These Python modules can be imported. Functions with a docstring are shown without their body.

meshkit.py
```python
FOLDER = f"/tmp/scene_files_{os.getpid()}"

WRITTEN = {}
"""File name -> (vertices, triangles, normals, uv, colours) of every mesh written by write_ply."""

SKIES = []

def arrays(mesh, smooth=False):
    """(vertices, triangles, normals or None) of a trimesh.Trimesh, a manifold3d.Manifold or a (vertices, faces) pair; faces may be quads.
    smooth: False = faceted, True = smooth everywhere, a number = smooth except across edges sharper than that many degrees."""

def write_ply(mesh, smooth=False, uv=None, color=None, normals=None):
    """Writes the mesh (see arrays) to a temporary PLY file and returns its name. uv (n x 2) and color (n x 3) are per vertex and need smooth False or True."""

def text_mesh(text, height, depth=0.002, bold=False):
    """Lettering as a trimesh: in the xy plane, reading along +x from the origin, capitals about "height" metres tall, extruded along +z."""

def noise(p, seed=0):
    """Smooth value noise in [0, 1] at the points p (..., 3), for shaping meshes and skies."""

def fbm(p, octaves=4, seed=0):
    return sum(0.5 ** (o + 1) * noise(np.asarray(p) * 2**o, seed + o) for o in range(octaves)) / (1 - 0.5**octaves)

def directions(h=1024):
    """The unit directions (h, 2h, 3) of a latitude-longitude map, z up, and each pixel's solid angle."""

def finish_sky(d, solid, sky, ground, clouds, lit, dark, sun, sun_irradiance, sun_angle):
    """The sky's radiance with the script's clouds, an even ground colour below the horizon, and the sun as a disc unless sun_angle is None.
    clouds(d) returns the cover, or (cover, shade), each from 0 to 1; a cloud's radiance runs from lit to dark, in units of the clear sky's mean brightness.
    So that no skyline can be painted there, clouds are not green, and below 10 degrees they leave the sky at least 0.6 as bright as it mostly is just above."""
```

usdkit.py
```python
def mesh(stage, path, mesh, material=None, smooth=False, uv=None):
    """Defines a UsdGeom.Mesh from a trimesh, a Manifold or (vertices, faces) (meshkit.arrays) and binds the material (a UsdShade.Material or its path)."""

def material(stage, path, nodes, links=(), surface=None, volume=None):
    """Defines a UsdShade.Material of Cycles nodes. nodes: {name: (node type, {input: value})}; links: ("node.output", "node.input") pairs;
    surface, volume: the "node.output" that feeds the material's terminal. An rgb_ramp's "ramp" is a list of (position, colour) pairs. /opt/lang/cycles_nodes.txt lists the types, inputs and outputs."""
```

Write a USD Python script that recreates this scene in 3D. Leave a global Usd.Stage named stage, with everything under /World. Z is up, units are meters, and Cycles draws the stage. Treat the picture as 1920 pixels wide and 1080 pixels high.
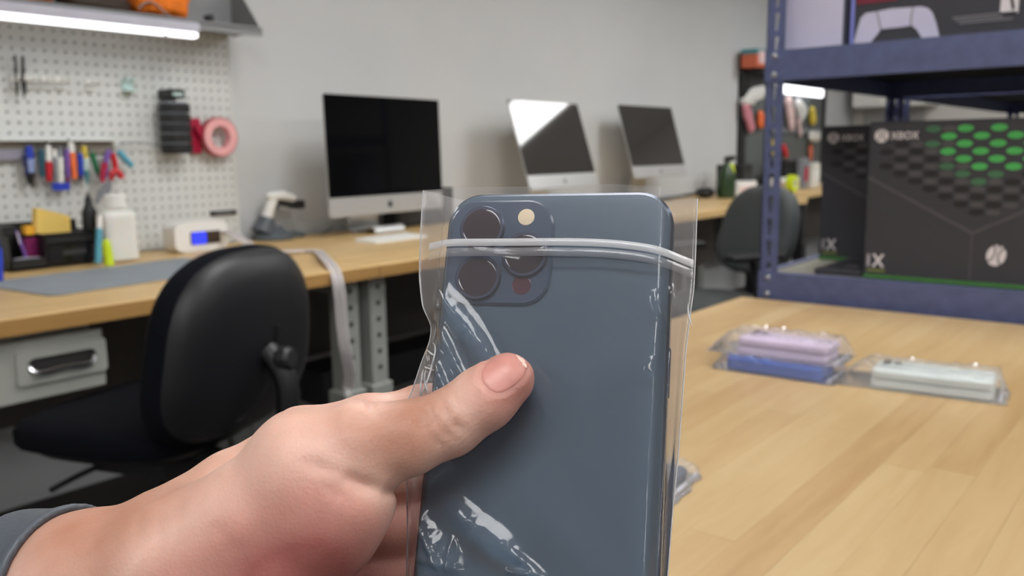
import math, random
import numpy as np
import trimesh
import usdkit, meshkit
from pxr import Usd, UsdGeom, UsdLux, Gf, Sdf
from shapely.geometry import Polygon, Point, box as sbox
from shapely import affinity
from shapely.ops import unary_union

stage = Usd.Stage.CreateInMemory()
UsdGeom.SetStageUpAxis(stage, 'Z')
UsdGeom.SetStageMetersPerUnit(stage, 1.0)
UsdGeom.Xform.Define(stage, '/World')
UsdGeom.Scope.Define(stage, '/World/Looks')

# ------------------------------------------------------------------ camera, light, exposure
FPX = 1620.0
YAW, PITCH, ROLL = np.radians([39.1, 9.0, -0.78])
CF = np.array([np.cos(YAW) * np.cos(PITCH), np.sin(YAW) * np.cos(PITCH), -np.sin(PITCH)])
CR = np.array([np.sin(YAW), -np.cos(YAW), 0.0])
CU = np.cross(CR, CF)
CR, CU = np.cos(ROLL) * CR + np.sin(ROLL) * CU, -np.sin(ROLL) * CR + np.cos(ROLL) * CU
EYE = np.array([0, 0, 1.2])
cam = UsdGeom.Camera.Define(stage, '/World/camera')
cam.CreateHorizontalApertureAttr(36.0)
cam.CreateVerticalApertureAttr(20.25)
cam.CreateFocalLengthAttr(36.0 * FPX / 1920)
cam.CreateFStopAttr(16.0)
cam.CreateFocusDistanceAttr(0.275)
cam.CreateClippingRangeAttr(Gf.Vec2f(0.02, 100.0))
cam.CreateExposureAttr(EXPOSURE := 0.25)
_m = np.eye(4)
_m[0, :3], _m[1, :3], _m[2, :3], _m[3, :3] = CR, CU, -CF, EYE
cam.AddTransformOp().Set(Gf.Matrix4d(_m.tolist()))
PANEL_STRENGTH = 9.0        # ceiling light panels (built further down, one thing each)
TUBE_STRENGTH = 2.4         # tube lights under the two shelves


# ------------------------------------------------------------------ a point of the room from where the photograph shows it
def ray(x, y): return CF + CR * (x - 960) / FPX - CU * (y - 540) / FPX
def onz(x, y, z): d = ray(x, y); return EYE + d * (z - EYE[2]) / d[2]
def ony(x, y, Y): d = ray(x, y); return EYE + d * Y / d[1]
def onx(x, y, X): d = ray(x, y); return EYE + d * X / d[0]
def dep(x, y, t): return EYE + ray(x, y) * t


# ------------------------------------------------------------------ materials
def lin(c):
    c = np.asarray(c, float) / 255
    return tuple(np.where(c <= .04045, c / 12.92, ((c + .055) / 1.055) ** 2.4))


M = {}
def mat(name, rgb, rough=.5, metal=0., spec=.5, var=.06, scale=12., bump=0., bscale=200., **kw):
    """a principled material whose colour varies a little with a noise in world space"""
    c = np.array(lin(rgb))
    nodes = {'geo': ('geometry', {}), 'n': ('noise_texture', {'scale': scale, 'detail': 3.}),
             'r': ('rgb_ramp', {'ramp': [(.3, tuple(c * (1 - var))), (.7, tuple(np.minimum(c * (1 + var), 1)))]}),
             'p': ('principled_bsdf', {'roughness': rough, 'metallic': metal, 'specular_ior_level': spec, **kw})}
    links = [('geo.position', 'n.vector'), ('n.fac', 'r.fac'), ('r.color', 'p.base_color')]
    if bump:
        nodes['n2'] = ('noise_texture', {'scale': bscale, 'detail': 2.})
        nodes['b'] = ('bump', {'strength': bump, 'distance': .002})
        links += [('geo.position', 'n2.vector'), ('n2.fac', 'b.height'), ('b.normal', 'p.normal')]
    M[name] = usdkit.material(stage, '/World/Looks/' + name, nodes, links, surface='p.BSDF')
    return M[name]


def emit(name, rgb, strength):
    M[name] = usdkit.material(stage, '/World/Looks/' + name, {'e': ('emission', {'color': rgb, 'strength': strength})}, surface='e.emission')


def film(name, haze, tint=(.97, .97, .98), rough=.06, bump=.25, bscale=90., ior=1.45, milk=(.85, .85, .87)):
    """thin clear plastic: mostly see-through, a little milky, with a sharp reflection"""
    M[name] = usdkit.material(stage, '/World/Looks/' + name, {
        'geo': ('geometry', {}), 'n': ('noise_texture', {'scale': bscale, 'detail': 3.}), 'b': ('bump', {'strength': bump, 'distance': .002}),
        't': ('transparent_bsdf', {'color': tint}), 'd': ('diffuse_bsdf', {'color': milk}), 'l': ('translucent_bsdf', {'color': milk}),
        'm0': ('mix_closure', {'fac': .5}), 'm1': ('mix_closure', {'fac': haze}),
        'g': ('glossy_bsdf', {'color': (1., 1., 1.), 'roughness': rough}), 'f': ('fresnel', {'IOR': ior}), 'm2': ('mix_closure', {})},
        [('geo.position', 'n.vector'), ('n.fac', 'b.height'), ('b.normal', 'g.normal'), ('d.BSDF', 'm0.closure1'), ('l.BSDF', 'm0.closure2'),
         ('t.BSDF', 'm1.closure1'), ('m0.closure', 'm1.closure2'), ('m1.closure', 'm2.closure1'), ('g.BSDF', 'm2.closure2'), ('f.fac', 'm2.fac')],
        surface='m2.closure')


def wood(name, a, b, rough=.38, along=0):
    """maple butcher block: grain stretched along the stave"""
    s = [9., 9., 9.]; s[along] = .9
    M[name] = usdkit.material(stage, '/World/Looks/' + name, {
        'geo': ('geometry', {}), 'mp': ('mapping', {'scale': tuple(s)}), 'n': ('noise_texture', {'scale': 6., 'detail': 6., 'roughness': .6, 'distortion': .6}),
        'n3': ('noise_texture', {'scale': 1.1, 'detail': 2.}),
        'r': ('rgb_ramp', {'ramp': [(.3, lin(a)), (.7, lin(b))]}), 'r2': ('rgb_ramp', {'ramp': [(.35, (.86, .84, .80)), (.65, (1., 1., 1.))]}),
        'mx': ('mix', {'mix_type': 'multiply', 'fac': 1.}), 'p': ('principled_bsdf', {'roughness': rough, 'specular_ior_level': .4})},
        [('geo.position', 'mp.vector'), ('mp.vector', 'n.vector'), ('geo.position', 'n3.vector'), ('n.fac', 'r.fac'), ('n3.fac', 'r2.fac'),
         ('r.color', 'mx.color1'), ('r2.color', 'mx.color2'), ('mx.color', 'p.base_color')], surface='p.BSDF')


def wood_bench(name):
    """the same butcher block where it is too far off to tell the staves apart"""
    M[name] = usdkit.material(stage, '/World/Looks/' + name, {
        'geo': ('geometry', {}), 'bk': ('brick_texture', {'color1': lin((222, 190, 134)), 'color2': lin((210, 176, 120)), 'mortar': lin((176, 136, 82)), 'scale': 1.,
                                                          'mortar_size': .0006, 'brick_width': .55, 'row_height': .042, 'bias': 0.}),
        'mp': ('mapping', {'scale': (1., 14., 14.)}), 'n': ('noise_texture', {'scale': 5., 'detail': 5.}),
        'r2': ('rgb_ramp', {'ramp': [(.3, (.84, .82, .78)), (.7, (1., 1., 1.))]}), 'mx': ('mix', {'mix_type': 'multiply', 'fac': 1.}),
        'p': ('principled_bsdf', {'roughness': .4, 'specular_ior_level': .4})},
        [('geo.position', 'bk.vector'), ('geo.position', 'mp.vector'), ('mp.vector', 'n.vector'), ('n.fac', 'r2.fac'), ('bk.color', 'mx.color1'),
         ('r2.color', 'mx.color2'), ('mx.color', 'p.base_color')], surface='p.BSDF')


mat('wall_paint', (204, 206, 207), .85, var=.015, scale=3., bump=.15, bscale=260.)
mat('end_wall_paint', (214, 210, 204), .85, var=.015, scale=3.)
mat('ceiling_tile', (226, 225, 220), .9, var=.03, scale=30.)
mat('carpet', (84, 78, 74), .95, var=.2, scale=60., bump=.5, bscale=500.)
mat('vinyl_base', (60, 58, 56), .6)
mat('peg_white', (214, 217, 215), .45, var=.015)
mat('peg_backing', (160, 162, 160), .7)
mat('panel_dark', (92, 87, 82), .7)
mat('shelf_grey', (138, 140, 142), .5)
mat('lamp_body', (196, 196, 210), .4)
mat('steel_grey', (150, 153, 148), .5, var=.05)
mat('drawer_grey', (168, 170, 162), .5, var=.05)
mat('chrome', (215, 215, 218), .18, metal=1., var=.02)
mat('dark_gap', (38, 37, 36), .8)
mat('black_plastic', (26, 27, 29), .45)
mat('black_gloss', (20, 20, 23), .15)
mat('charcoal', (48, 50, 53), .55)
mat('chair_shell', (22, 23, 27), .45, bump=.15, bscale=900.)
mat('chair_fabric', (11, 13, 20), .95, spec=.15, var=.15, scale=300.)
mat('grey_mesh', (74, 79, 80), .8, var=.1, scale=200.)
mat('aluminium', (205, 207, 208), .32, metal=.55, var=.015)
mat('screen_black', (9, 10, 12), .05, spec=.18, var=.02)
mat('screen_grey', (56, 55, 54), .05, ior=1.85, var=.02)
mat('logo_dark', (40, 42, 46), .35)
mat('logo_grey', (120, 122, 124), .35)
mat('white_plastic', (236, 236, 233), .35, var=.01)
mat('milky_plastic', (226, 226, 222), .4, var=.02, subsurface_weight=.3, subsurface_scale=.01)
mat('mat_grey', (138, 146, 154), .75, var=.05)
mat('scanner_grey', (88, 95, 102), .5)
mat('rack_paint', (88, 96, 136), .5, var=.12, scale=40., bump=.35, bscale=420.)
mat('rack_deck', (150, 148, 136), .7, var=.05)
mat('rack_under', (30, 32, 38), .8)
mat('box_black', (56, 56, 63), .55, var=.03)
mat('box_black_lit', (58, 57, 62), .5, var=.03)
mat('box_hole', (29, 29, 32), .6)
mat('box_grey', (80, 78, 82), .5)
mat('box_green', (76, 182, 92), .5, var=.08, scale=60.)
mat('box_green_dim', (66, 112, 80), .5, var=.08)
mat('box_stripe', (70, 128, 62), .5)
mat('box_lime', (150, 156, 70), .5)
mat('print_white', (226, 220, 224), .5)
mat('print_grey', (120, 118, 122), .5)
mat('lavender_white', (205, 202, 226), .45, var=.02)
mat('console_navy', (52, 54, 74), .5)
mat('print_red', (126, 36, 56), .5)
mat('print_blue', (132, 138, 214), .5)
mat('rivet', (170, 172, 176), .3, metal=.8)
mat('orange_fabric', (236, 122, 22), .8, var=.18, scale=25., bump=.6, bscale=60.)
mat('brown_dark', (58, 44, 34), .7)
mat('cable_white', (206, 200, 200), .45, var=.02)
mat('note_yellow', (240, 205, 110), .8)
mat('note_orange', (240, 178, 50), .8)
mat('magenta', (126, 22, 88), .45)
mat('purple', (120, 84, 168), .45)
mat('lime', (206, 226, 30), .45)
mat('sky_blue', (92, 170, 196), .45)
mat('royal_blue', (42, 66, 186), .35)
mat('navy_plastic', (34, 42, 92), .35)
mat('teal_dark', (34, 86, 104), .4)
mat('red_plastic', (206, 36, 48), .38)
mat('crimson', (176, 18, 62), .4)
mat('orange_plastic', (242, 120, 66), .4)
mat('green_plastic', (28, 112, 72), .4)
mat('clear_blue', (150, 168, 214), .25)
mat('tool_grey', (150, 154, 162), .35, metal=.5)
mat('rail_beige', (150, 144, 132), .5)
mat('magnet_grey', (150, 148, 164), .4)
mat('clear_mint', (196, 220, 216), .2)
mat('tape_pink', (240, 176, 178), .45)
mat('tape_core', (236, 206, 204), .6)
mat('tape_rim', (176, 88, 92), .5)
mat('teal', (64, 140, 150), .6)
mat('coral', (214, 112, 82), .6)
mat('pink', (214, 140, 152), .6)
mat('yellow_plastic', (214, 190, 74), .5)
mat('board_grey', (98, 103, 103), .7)
mat('bottle_green', (44, 66, 40), .25)
mat('beige_metal', (222, 220, 212), .5)
mat('niche_grey', (172, 172, 170), .7)
mat('phone_blue', (64, 87, 107), .32, var=.04, spec=.6, coat_weight=.25, coat_roughness=.25)
mat('phone_frame', (58, 66, 84), .25, metal=.9)
mat('phone_bump', (68, 84, 106), .2, var=.03, spec=.7)
mat('lens_ring', (66, 70, 90), .35, metal=.8)
mat('lens_glass', (50, 34, 44), .05, spec=.9)
mat('lidar_red', (86, 44, 56), .15)
mat('flash_cream', (248, 226, 190), .35)
mat('zip_white', (226, 226, 234), .35, var=.02, transmission_weight=.25)
mat('band_rubber', (74, 80, 88), .5, var=.05, bump=.1, bscale=800.)
mat('phone_royal', (48, 92, 182), .3)
mat('phone_lilac', (206, 190, 214), .3)
mat('phone_silver', (206, 214, 212), .3)
mat('phone_graphite', (66, 78, 100), .3)
emit('panel_glow', (1., .995, .985), PANEL_STRENGTH)
emit('tube_glow', (.98, .98, 1.), TUBE_STRENGTH)
emit('display_blue', (.05, .07, 1.), 1.1)
film('bag_film_back', .24, rough=.15, bump=.12, bscale=70., milk=(.82, .80, .80))
film('bag_film', .10, rough=.14, bump=.12, bscale=70., milk=(.8, .79, .82))
film('zip_film', .8, rough=.2, milk=(.96, .96, .98))
film('zip_film_faint', .22, rough=.2, milk=(.9, .9, .93))
film('pouch_film', .17, rough=.08, bump=.5, bscale=160., ior=1.25, milk=(.92, .92, .93))
wood_bench('bench_wood')
STAVES = []
for k, (a, b) in enumerate([((182, 152, 108), (194, 166, 122)), ((186, 157, 112), (196, 170, 126)), ((178, 146, 101), (191, 162, 117)), ((183, 153, 108), (194, 166, 122)),
                            ((188, 160, 115), (198, 173, 130)), ((175, 142, 98), (190, 160, 115))]):
    wood(f'maple_stave_{k}', a, b); STAVES.append(f'maple_stave_{k}')
# skin: the redder palm and fingertip are a mesh attribute of the arm itself
M['skin'] = usdkit.material(stage, '/World/Looks/skin', {
    'at': ('attribute', {'attribute': 'blush'}), 'geo': ('geometry', {}), 'n': ('noise_texture', {'scale': 90., 'detail': 4.}),
    'v': ('voronoi_texture', {'scale': 900.}), 'ad': ('math', {'math_type': 'multiply_add', 'value2': .4, 'value3': 0.}), 'b': ('bump', {'strength': .16, 'distance': .0005}),
    'c': ('rgb_ramp', {'ramp': [(0., lin((160, 107, 82))), (.3, lin((212, 172, 156))), (.55, lin((204, 150, 137))), (1., lin((152, 90, 84)))]}),
    'r2': ('rgb_ramp', {'ramp': [(.3, (.93, .92, .91)), (.7, (1., 1., 1.))]}), 'mx': ('mix', {'mix_type': 'multiply', 'fac': 1.}),
    'p': ('principled_bsdf', {'roughness': .5, 'specular_ior_level': .4, 'subsurface_weight': .25, 'subsurface_scale': .0018, 'subsurface_radius': (1., .35, .2)})},
    [('at.fac', 'c.fac'), ('geo.position', 'n.vector'), ('geo.position', 'v.vector'), ('v.distance', 'b.height'), ('b.normal', 'p.normal'), ('n.fac', 'r2.fac'),
     ('c.color', 'mx.color1'), ('r2.color', 'mx.color2'), ('mx.color', 'p.base_color')], surface='p.BSDF')
mat('nail', (198, 136, 126), .42, var=.02)
mat('nail_tip', (236, 205, 192), .35, var=.02)

# ------------------------------------------------------------------ naming and object helpers
USED = {}
def numbered(parent, name):
    k = USED.get((parent, name), 0); USED[(parent, name)] = k + 1
    return f'{parent}/{name}' + (f'_{k:03d}' if k else '')


def tag(prim, label=None, cat=None, group=None, kind=None):
    for k, v in (('label', label), ('category', cat), ('group', group), ('kind', kind)):
        if v: prim.SetCustomDataByKey(k, v)


def obj(name, mesh, m, parent='/World', smooth=30, label=None, kind=None):
    p = numbered(parent, name)
    prim = usdkit.mesh(stage, p, mesh, M[m], smooth=smooth).GetPrim()
    tag(prim, label, None, None, kind)
    return p


class Thing:
    """an Xform at the thing's base whose children are its parts; part meshes are given in its own coordinates, or in the room's with world=True"""
    def __init__(self, name, label, cat, loc=(0, 0, 0), rot=0., group=None, base='/World'):
        self.path = numbered(base, name); self.loc = np.array(loc, float); self.rot = rot
        x = UsdGeom.Xform.Define(stage, self.path)
        x.AddTranslateOp().Set(Gf.Vec3d(*map(float, loc))); x.AddRotateZOp().Set(float(rot))
        self.prim = x.GetPrim(); tag(self.prim, label, cat, group)
    def local(self, mesh):
        T = trimesh.transformations.rotation_matrix(-math.radians(self.rot), [0, 0, 1]) @ trimesh.transformations.translation_matrix(-self.loc)
        mesh = mesh.copy(); mesh.apply_transform(T); return mesh
    def part(self, name, mesh, m, parent=None, smooth=30, label=None, kind=None, world=False):
        if world: mesh = self.local(mesh)
        return obj(name, mesh, m, parent or self.path, smooth, label, kind)


def dup(src, label, loc, rot=0., group=None):
    was = src.prim.GetCustomData()
    t = Thing(src.path.split('/')[-1].rstrip('0123456789').rstrip('_'), label, was['category'], loc, rot, group or was.get('group'))
    t.prim.GetReferences().AddInternalReference(src.path); t.prim.SetInstanceable(True)
    tag(t.prim, label, was['category'], group or was.get('group'))
    return t


# ------------------------------------------------------------------ mesh helpers
def cat(*ms):
    ms = [m for x in ms for m in (x if isinstance(x, (list, tuple)) else [x])]
    return trimesh.util.concatenate(ms)
def box(lo, hi):
    lo, hi = np.minimum(lo, hi).astype(float), np.maximum(lo, hi).astype(float)
    b = trimesh.creation.box(hi - lo); b.apply_translation((lo + hi) / 2); return b
def rbox(lo, hi, r=.003, n=3):
    """box with rounded edges: hull of eight small spheres"""
    lo, hi = np.minimum(lo, hi).astype(float), np.maximum(lo, hi).astype(float)
    r = min(r, *((hi - lo) / 2 * .98))
    s = trimesh.creation.uv_sphere(r, count=[4 * (n // 2) + 2, 4 * max(1, n // 2) + 4]).vertices
    v = np.vstack([s + np.array([x, y, z]) for x in (lo[0] + r, hi[0] - r) for y in (lo[1] + r, hi[1] - r) for z in (lo[2] + r, hi[2] - r)])
    return trimesh.convex.convex_hull(v)
def hull(*pts): return trimesh.convex.convex_hull(np.vstack(pts))
def cham(lo, hi, c=.0012):
    """box with its top edges chamfered"""
    lo, hi = np.array(lo, float), np.array(hi, float)
    a = [[x, y, z] for x in (lo[0], hi[0]) for y in (lo[1], hi[1]) for z in (lo[2], hi[2] - c)]
    b = [[x, y, hi[2]] for x in (lo[0] + c, hi[0] - c) for y in (lo[1] + c, hi[1] - c)]
    return hull(a, b)
def frame_to(d):
    d = np.asarray(d, float) / np.linalg.norm(d)
    a = np.cross(d, [0, 0, 1.]) if abs(d[2]) < .95 else np.cross(d, [1., 0, 0])
    a /= np.linalg.norm(a); return a, np.cross(d, a), d
def rod(p0, p1, r0, r1=None, n=16):
    p0, p1 = np.array(p0, float), np.array(p1, float); r1 = r0 if r1 is None else r1
    return lathe_on(p0, p1, [(0, r0), (1, r1)], n)
def lathe_on(p0, p1, prof, n=20):
    """profile of (fraction along p0-p1, radius), closed at both ends"""
    p0, p1 = np.array(p0, float), np.array(p1, float); a, b, d = frame_to(p1 - p0)
    th = np.linspace(0, 2 * np.pi, n, endpoint=False); V = []
    for t, rr in prof:
        V.append(p0 + (p1 - p0) * t + rr * (np.cos(th)[:, None] * a + np.sin(th)[:, None] * b))
    return rings(V)
def rings(V, cap=True):
    n, k = len(V[0]), len(V); F = []
    for i in range(k - 1):
        for j in range(n):
            j2 = (j + 1) % n
            F += [[i * n + j, i * n + j2, (i + 1) * n + j2], [i * n + j, (i + 1) * n + j2, (i + 1) * n + j]]
    P = np.vstack(V)
    if cap:
        P = np.vstack([P, np.mean(V[0], 0), np.mean(V[-1], 0)]); c0, c1 = len(P) - 2, len(P) - 1
        for j in range(n):
            j2 = (j + 1) % n
            F += [[c0, j2, j], [c1, (k - 1) * n + j, (k - 1) * n + j2]]
    m = trimesh.Trimesh(P, F, process=False); m.fix_normals(); return m
def spline(pts, n=40):
    from scipy.interpolate import CubicSpline
    pts = np.array(pts, float); t = np.r_[0, np.cumsum(np.linalg.norm(np.diff(pts, axis=0), axis=1))]
    return CubicSpline(t, pts)(np.linspace(0, t[-1], n))
def tube(pts, r, n=10):
    pts = np.array(pts, float); T = np.gradient(pts, axis=0); T /= np.linalg.norm(T, axis=1)[:, None]
    a, _, _ = frame_to(T[0]); V = []; th = np.linspace(0, 2 * np.pi, n, endpoint=False)
    rr = np.broadcast_to(r, len(pts))
    for p, t, q in zip(pts, T, rr):
        a = a - t * (a @ t); a /= np.linalg.norm(a); b = np.cross(t, a)
        V.append(p + q * (np.cos(th)[:, None] * a + np.sin(th)[:, None] * b))
    return rings(V)
def ext(poly, h):
    """shapely polygon -> prism, in the xy plane, from z = 0 to h"""
    gs = getattr(poly, 'geoms', [poly])
    return trimesh.util.concatenate([trimesh.creation.extrude_polygon(g, h, engine='earcut') for g in gs])
def place(mesh, o, ax, ay, az):
    m = mesh.copy(); T = np.eye(4); T[:3, 0], T[:3, 1], T[:3, 2], T[:3, 3] = ax, ay, az, o
    m.apply_transform(T)
    if np.linalg.det(T[:3, :3]) < 0: m.invert()
    return m
def sup(n=48, w=1., h=1., e=3.):
    t = np.linspace(0, 2 * np.pi, n, endpoint=False)
    return np.stack([w * np.sign(np.cos(t)) * abs(np.cos(t)) ** (2 / e), h * np.sign(np.sin(t)) * abs(np.sin(t)) ** (2 / e)], 1)
def rrect(w, h, r): return sbox(-w / 2 + r, -h / 2 + r, w / 2 - r, h / 2 - r).buffer(r, 8)
def slab(w, h, t, r, e=.0012):
    """rounded rectangle with eased edges, in the xy plane, z from 0 to t"""
    c, c2 = (np.array(q.exterior.coords)[:-1] for q in (rrect(w, h, r), rrect(w - 2 * e, h - 2 * e, max(r - e, 1e-4))))
    v = np.vstack([np.c_[q, np.full(len(q), z)] for q, z in ((c2, 0), (c, e), (c, t - e), (c2, t))])
    return trimesh.convex.convex_hull(v)
XV, YV, ZV = np.eye(3)
# ------------------------------------------------------------------ the room
ZB, YP, YW = .877, 2.85, 2.885      # bench top, face of the pegboard, back wall
XE, YR, XL, ZC = 9.0, -5.0, -5.0, 2.75
def struct(name, mesh, m):
    p = obj(name, mesh, m); tag(stage.GetPrimAtPath(p), kind='structure')
    return p
struct('floor', box((XL, YR, -.05), (XE, YW, 0)), 'carpet')
struct('wall_back', box((XL, YW, 0), (XE, YW + .1, ZC)), 'wall_paint')
struct('wall_right', box((XE, YR, 0), (XE + .1, YW, ZC)), 'end_wall_paint')
struct('wall_left', box((XL - .1, YR, 0), (XL, YW, ZC)), 'wall_paint')
struct('wall_front', box((XL, YR - .1, 0), (XE, YR, ZC)), 'wall_paint')
struct('ceiling', box((XL, YR, ZC), (XE, YW, ZC + .06)), 'ceiling_tile')
struct('baseboard_back', box((XL, YW - .012, 0), (XE, YW, .1)), 'vinyl_base')

# ceiling light panels
proto = None
for lx, ly in [(6.6, .85), (4.2, .85), (1.8, .85), (-.6, -.35), (-3., 1.25), (6.6, -1.55), (4.2, -1.55), (1.8, -1.55), (-.6, -2.75), (-3., -2.75)]:
    if proto is None:
        t = proto = Thing('ceiling_light', 'flat square ceiling light panel mirrored in the middle desktop computer screen', 'ceiling light', (lx, ly, ZC), group='ceiling light panels')
        fr = ext(sbox(-.47, -.62, .47, .62).difference(sbox(-.45, -.6, .45, .6)), .012)
        fr.apply_translation([0, 0, -.012]); t.part('frame', fr, 'white_plastic', smooth=False)
        t.part('diffuser', box((-.45, -.6, -.008), (.45, .6, -.002)), 'panel_glow', smooth=False)
    else:
        dup(proto, f'ceiling light panel, {["first", "second", "third", "fourth", "fifth"][min(4, int((6.6 - lx) / 2.4 + .5))]} from the far end in the {"row beside the benches" if ly > -1 else "row over the tables"}', (lx, ly, ZC), group='ceiling light panels')

# ------------------------------------------------------------------ workbenches along the back wall
def bench(label, x0, x1, yf, legs, legm='steel_grey', yb=YP - .005):
    t = Thing('workbench', label, 'workbench', ((x0 + x1) / 2, (yf + yb) / 2, 0))
    t.part('worktop', cham((x0, yf, ZB - .038), (x1, yb, ZB), .004), 'bench_wood', world=True)
    t.part('modesty_panel', box((x0 + .06, yb - .16, .42), (x1 - .06, yb - .145, ZB - .04)), 'panel_dark', smooth=False, world=True)
    if yf < 2 and x0 > 0: t.part('cable_tray', box((x0 + .1, yf + .42, .34), (x1 - .1, yf + .6, .46)), 'black_plastic', smooth=False, world=True)
    t.part('crossbar', box((x0 + .05, yb - .12, ZB - .1), (x1 - .05, yb - .07, ZB - .038)), legm, world=True)
    for lx in legs:
        for ly in (yf + .09, yb - .1):
            up = cat(rbox((lx - .032, ly - .03, .3), (lx + .032, ly + .03, ZB - .038), .004))
            leg = t.part('leg', up, legm, world=True)
            t.part('leg_sleeve', rbox((lx - .042, ly - .04, .0), (lx + .042, ly + .04, .5), .006), legm, leg, world=True)
            hs = [rod((lx, ly - .0305, z), (lx, ly - .0285, z), .008) for z in np.arange(.55, ZB - .05, .05)]
            t.part('pin_holes', cat(hs), 'dark_gap', leg, world=True, kind='stuff')
        t.part('foot_rail', rbox((lx - .03, yf + .02, .0), (lx + .03, yb - .06, .05), .004), legm, world=True)
        t.part('top_rail', box((lx - .025, yf + .06, ZB - .085), (lx + .025, yb - .07, ZB - .038)), legm, world=True)
    return t
JX = ony(712, 492, 1.89)[0]
bench('maple topped workbench under the white pegboard, with grey steel legs', -.35, JX - .002, 1.89, (-.2, ony(650, 600, 1.97)[0]))
bench('maple topped workbench carrying the nearest, darkest desktop computer', JX + .002, 3.28, 1.89, (ony(702, 600, 1.97)[0], 3.1))
bench('maple topped workbench carrying the two farther desktop computers', 3.285, 5.6, 2.06, (3.45, 5.4), 'steel_grey')
bench('far maple workbench under the dark pegboard, with black legs', 5.605, 8.3, 2.29, (ony(1500, 430, 2.38)[0], 8.1), 'black_plastic')

# drawer hung under the bench
t = Thing('drawer_unit', 'pale grey steel drawer hung under the workbench beside the chair', 'drawer', (.6, 2.1, 0))
dx1 = ony(196, 690, 1.93)[0]
zt_, zb_ = ony(100, 630, 1.93)[2], ony(100, 742, 1.93)[2]
zt_ = min(zt_, ZB - .05)
t.part('body', box((.3, 1.945, zb_ + .01), (dx1 - .02, 2.5, ZB - .0385)), 'drawer_grey', smooth=False, world=True)
df = t.part('drawer_front', rbox((.28, 1.925, zb_), (dx1, 1.945, zt_), .004), 'drawer_grey', world=True)
hx0, hx1 = ony(30, 680, 1.92)[0], ony(200, 665, 1.92)[0]
zc_ = ony(118, 678, 1.92)[2]
pl = rrect(hx1 - hx0, .075, .008).difference(rrect((hx1 - hx0) * .78, .036, .017))
t.part('handle_plate', place(ext(pl, .006), [(hx0 + hx1) / 2, 1.925, zc_], XV, ZV, -YV), 'drawer_grey', df, world=True)
t.part('handle_recess', place(ext(rrect((hx1 - hx0) * .77, .035, .017), .001), [(hx0 + hx1) / 2, 1.925, zc_], XV, ZV, -YV), 'dark_gap', df, world=True)
hw = (hx1 - hx0) * .36
t.part('handle', tube(spline([[(hx0 + hx1) / 2 - hw, 1.93, zc_ + .004], [(hx0 + hx1) / 2 - hw * .9, 1.918, zc_ - .01], [(hx0 + hx1) / 2, 1.916, zc_ - .012], [(hx0 + hx1) / 2 + hw * .9, 1.918, zc_ - .01], [(hx0 + hx1) / 2 + hw, 1.93, zc_ + .004]], 30), .006), 'chrome', df, world=True)

# red power strip low on the wall
p = ony(47, 765, YW - .02)
t = Thing('power_strip', 'small red power strip low on the wall under the drawer', 'power strip', (p[0], YW, p[2]))
t.part('case', rbox((p[0] - .035, YW - .03, p[2] - .015), (p[0] + .035, YW, p[2] + .015), .004), 'red_plastic', world=True)
t.part('switch', rbox((p[0] - .03, YW - .034, p[2] - .006), (p[0] - .018, YW - .029, p[2] + .006), .002), 'black_plastic', world=True)

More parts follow.
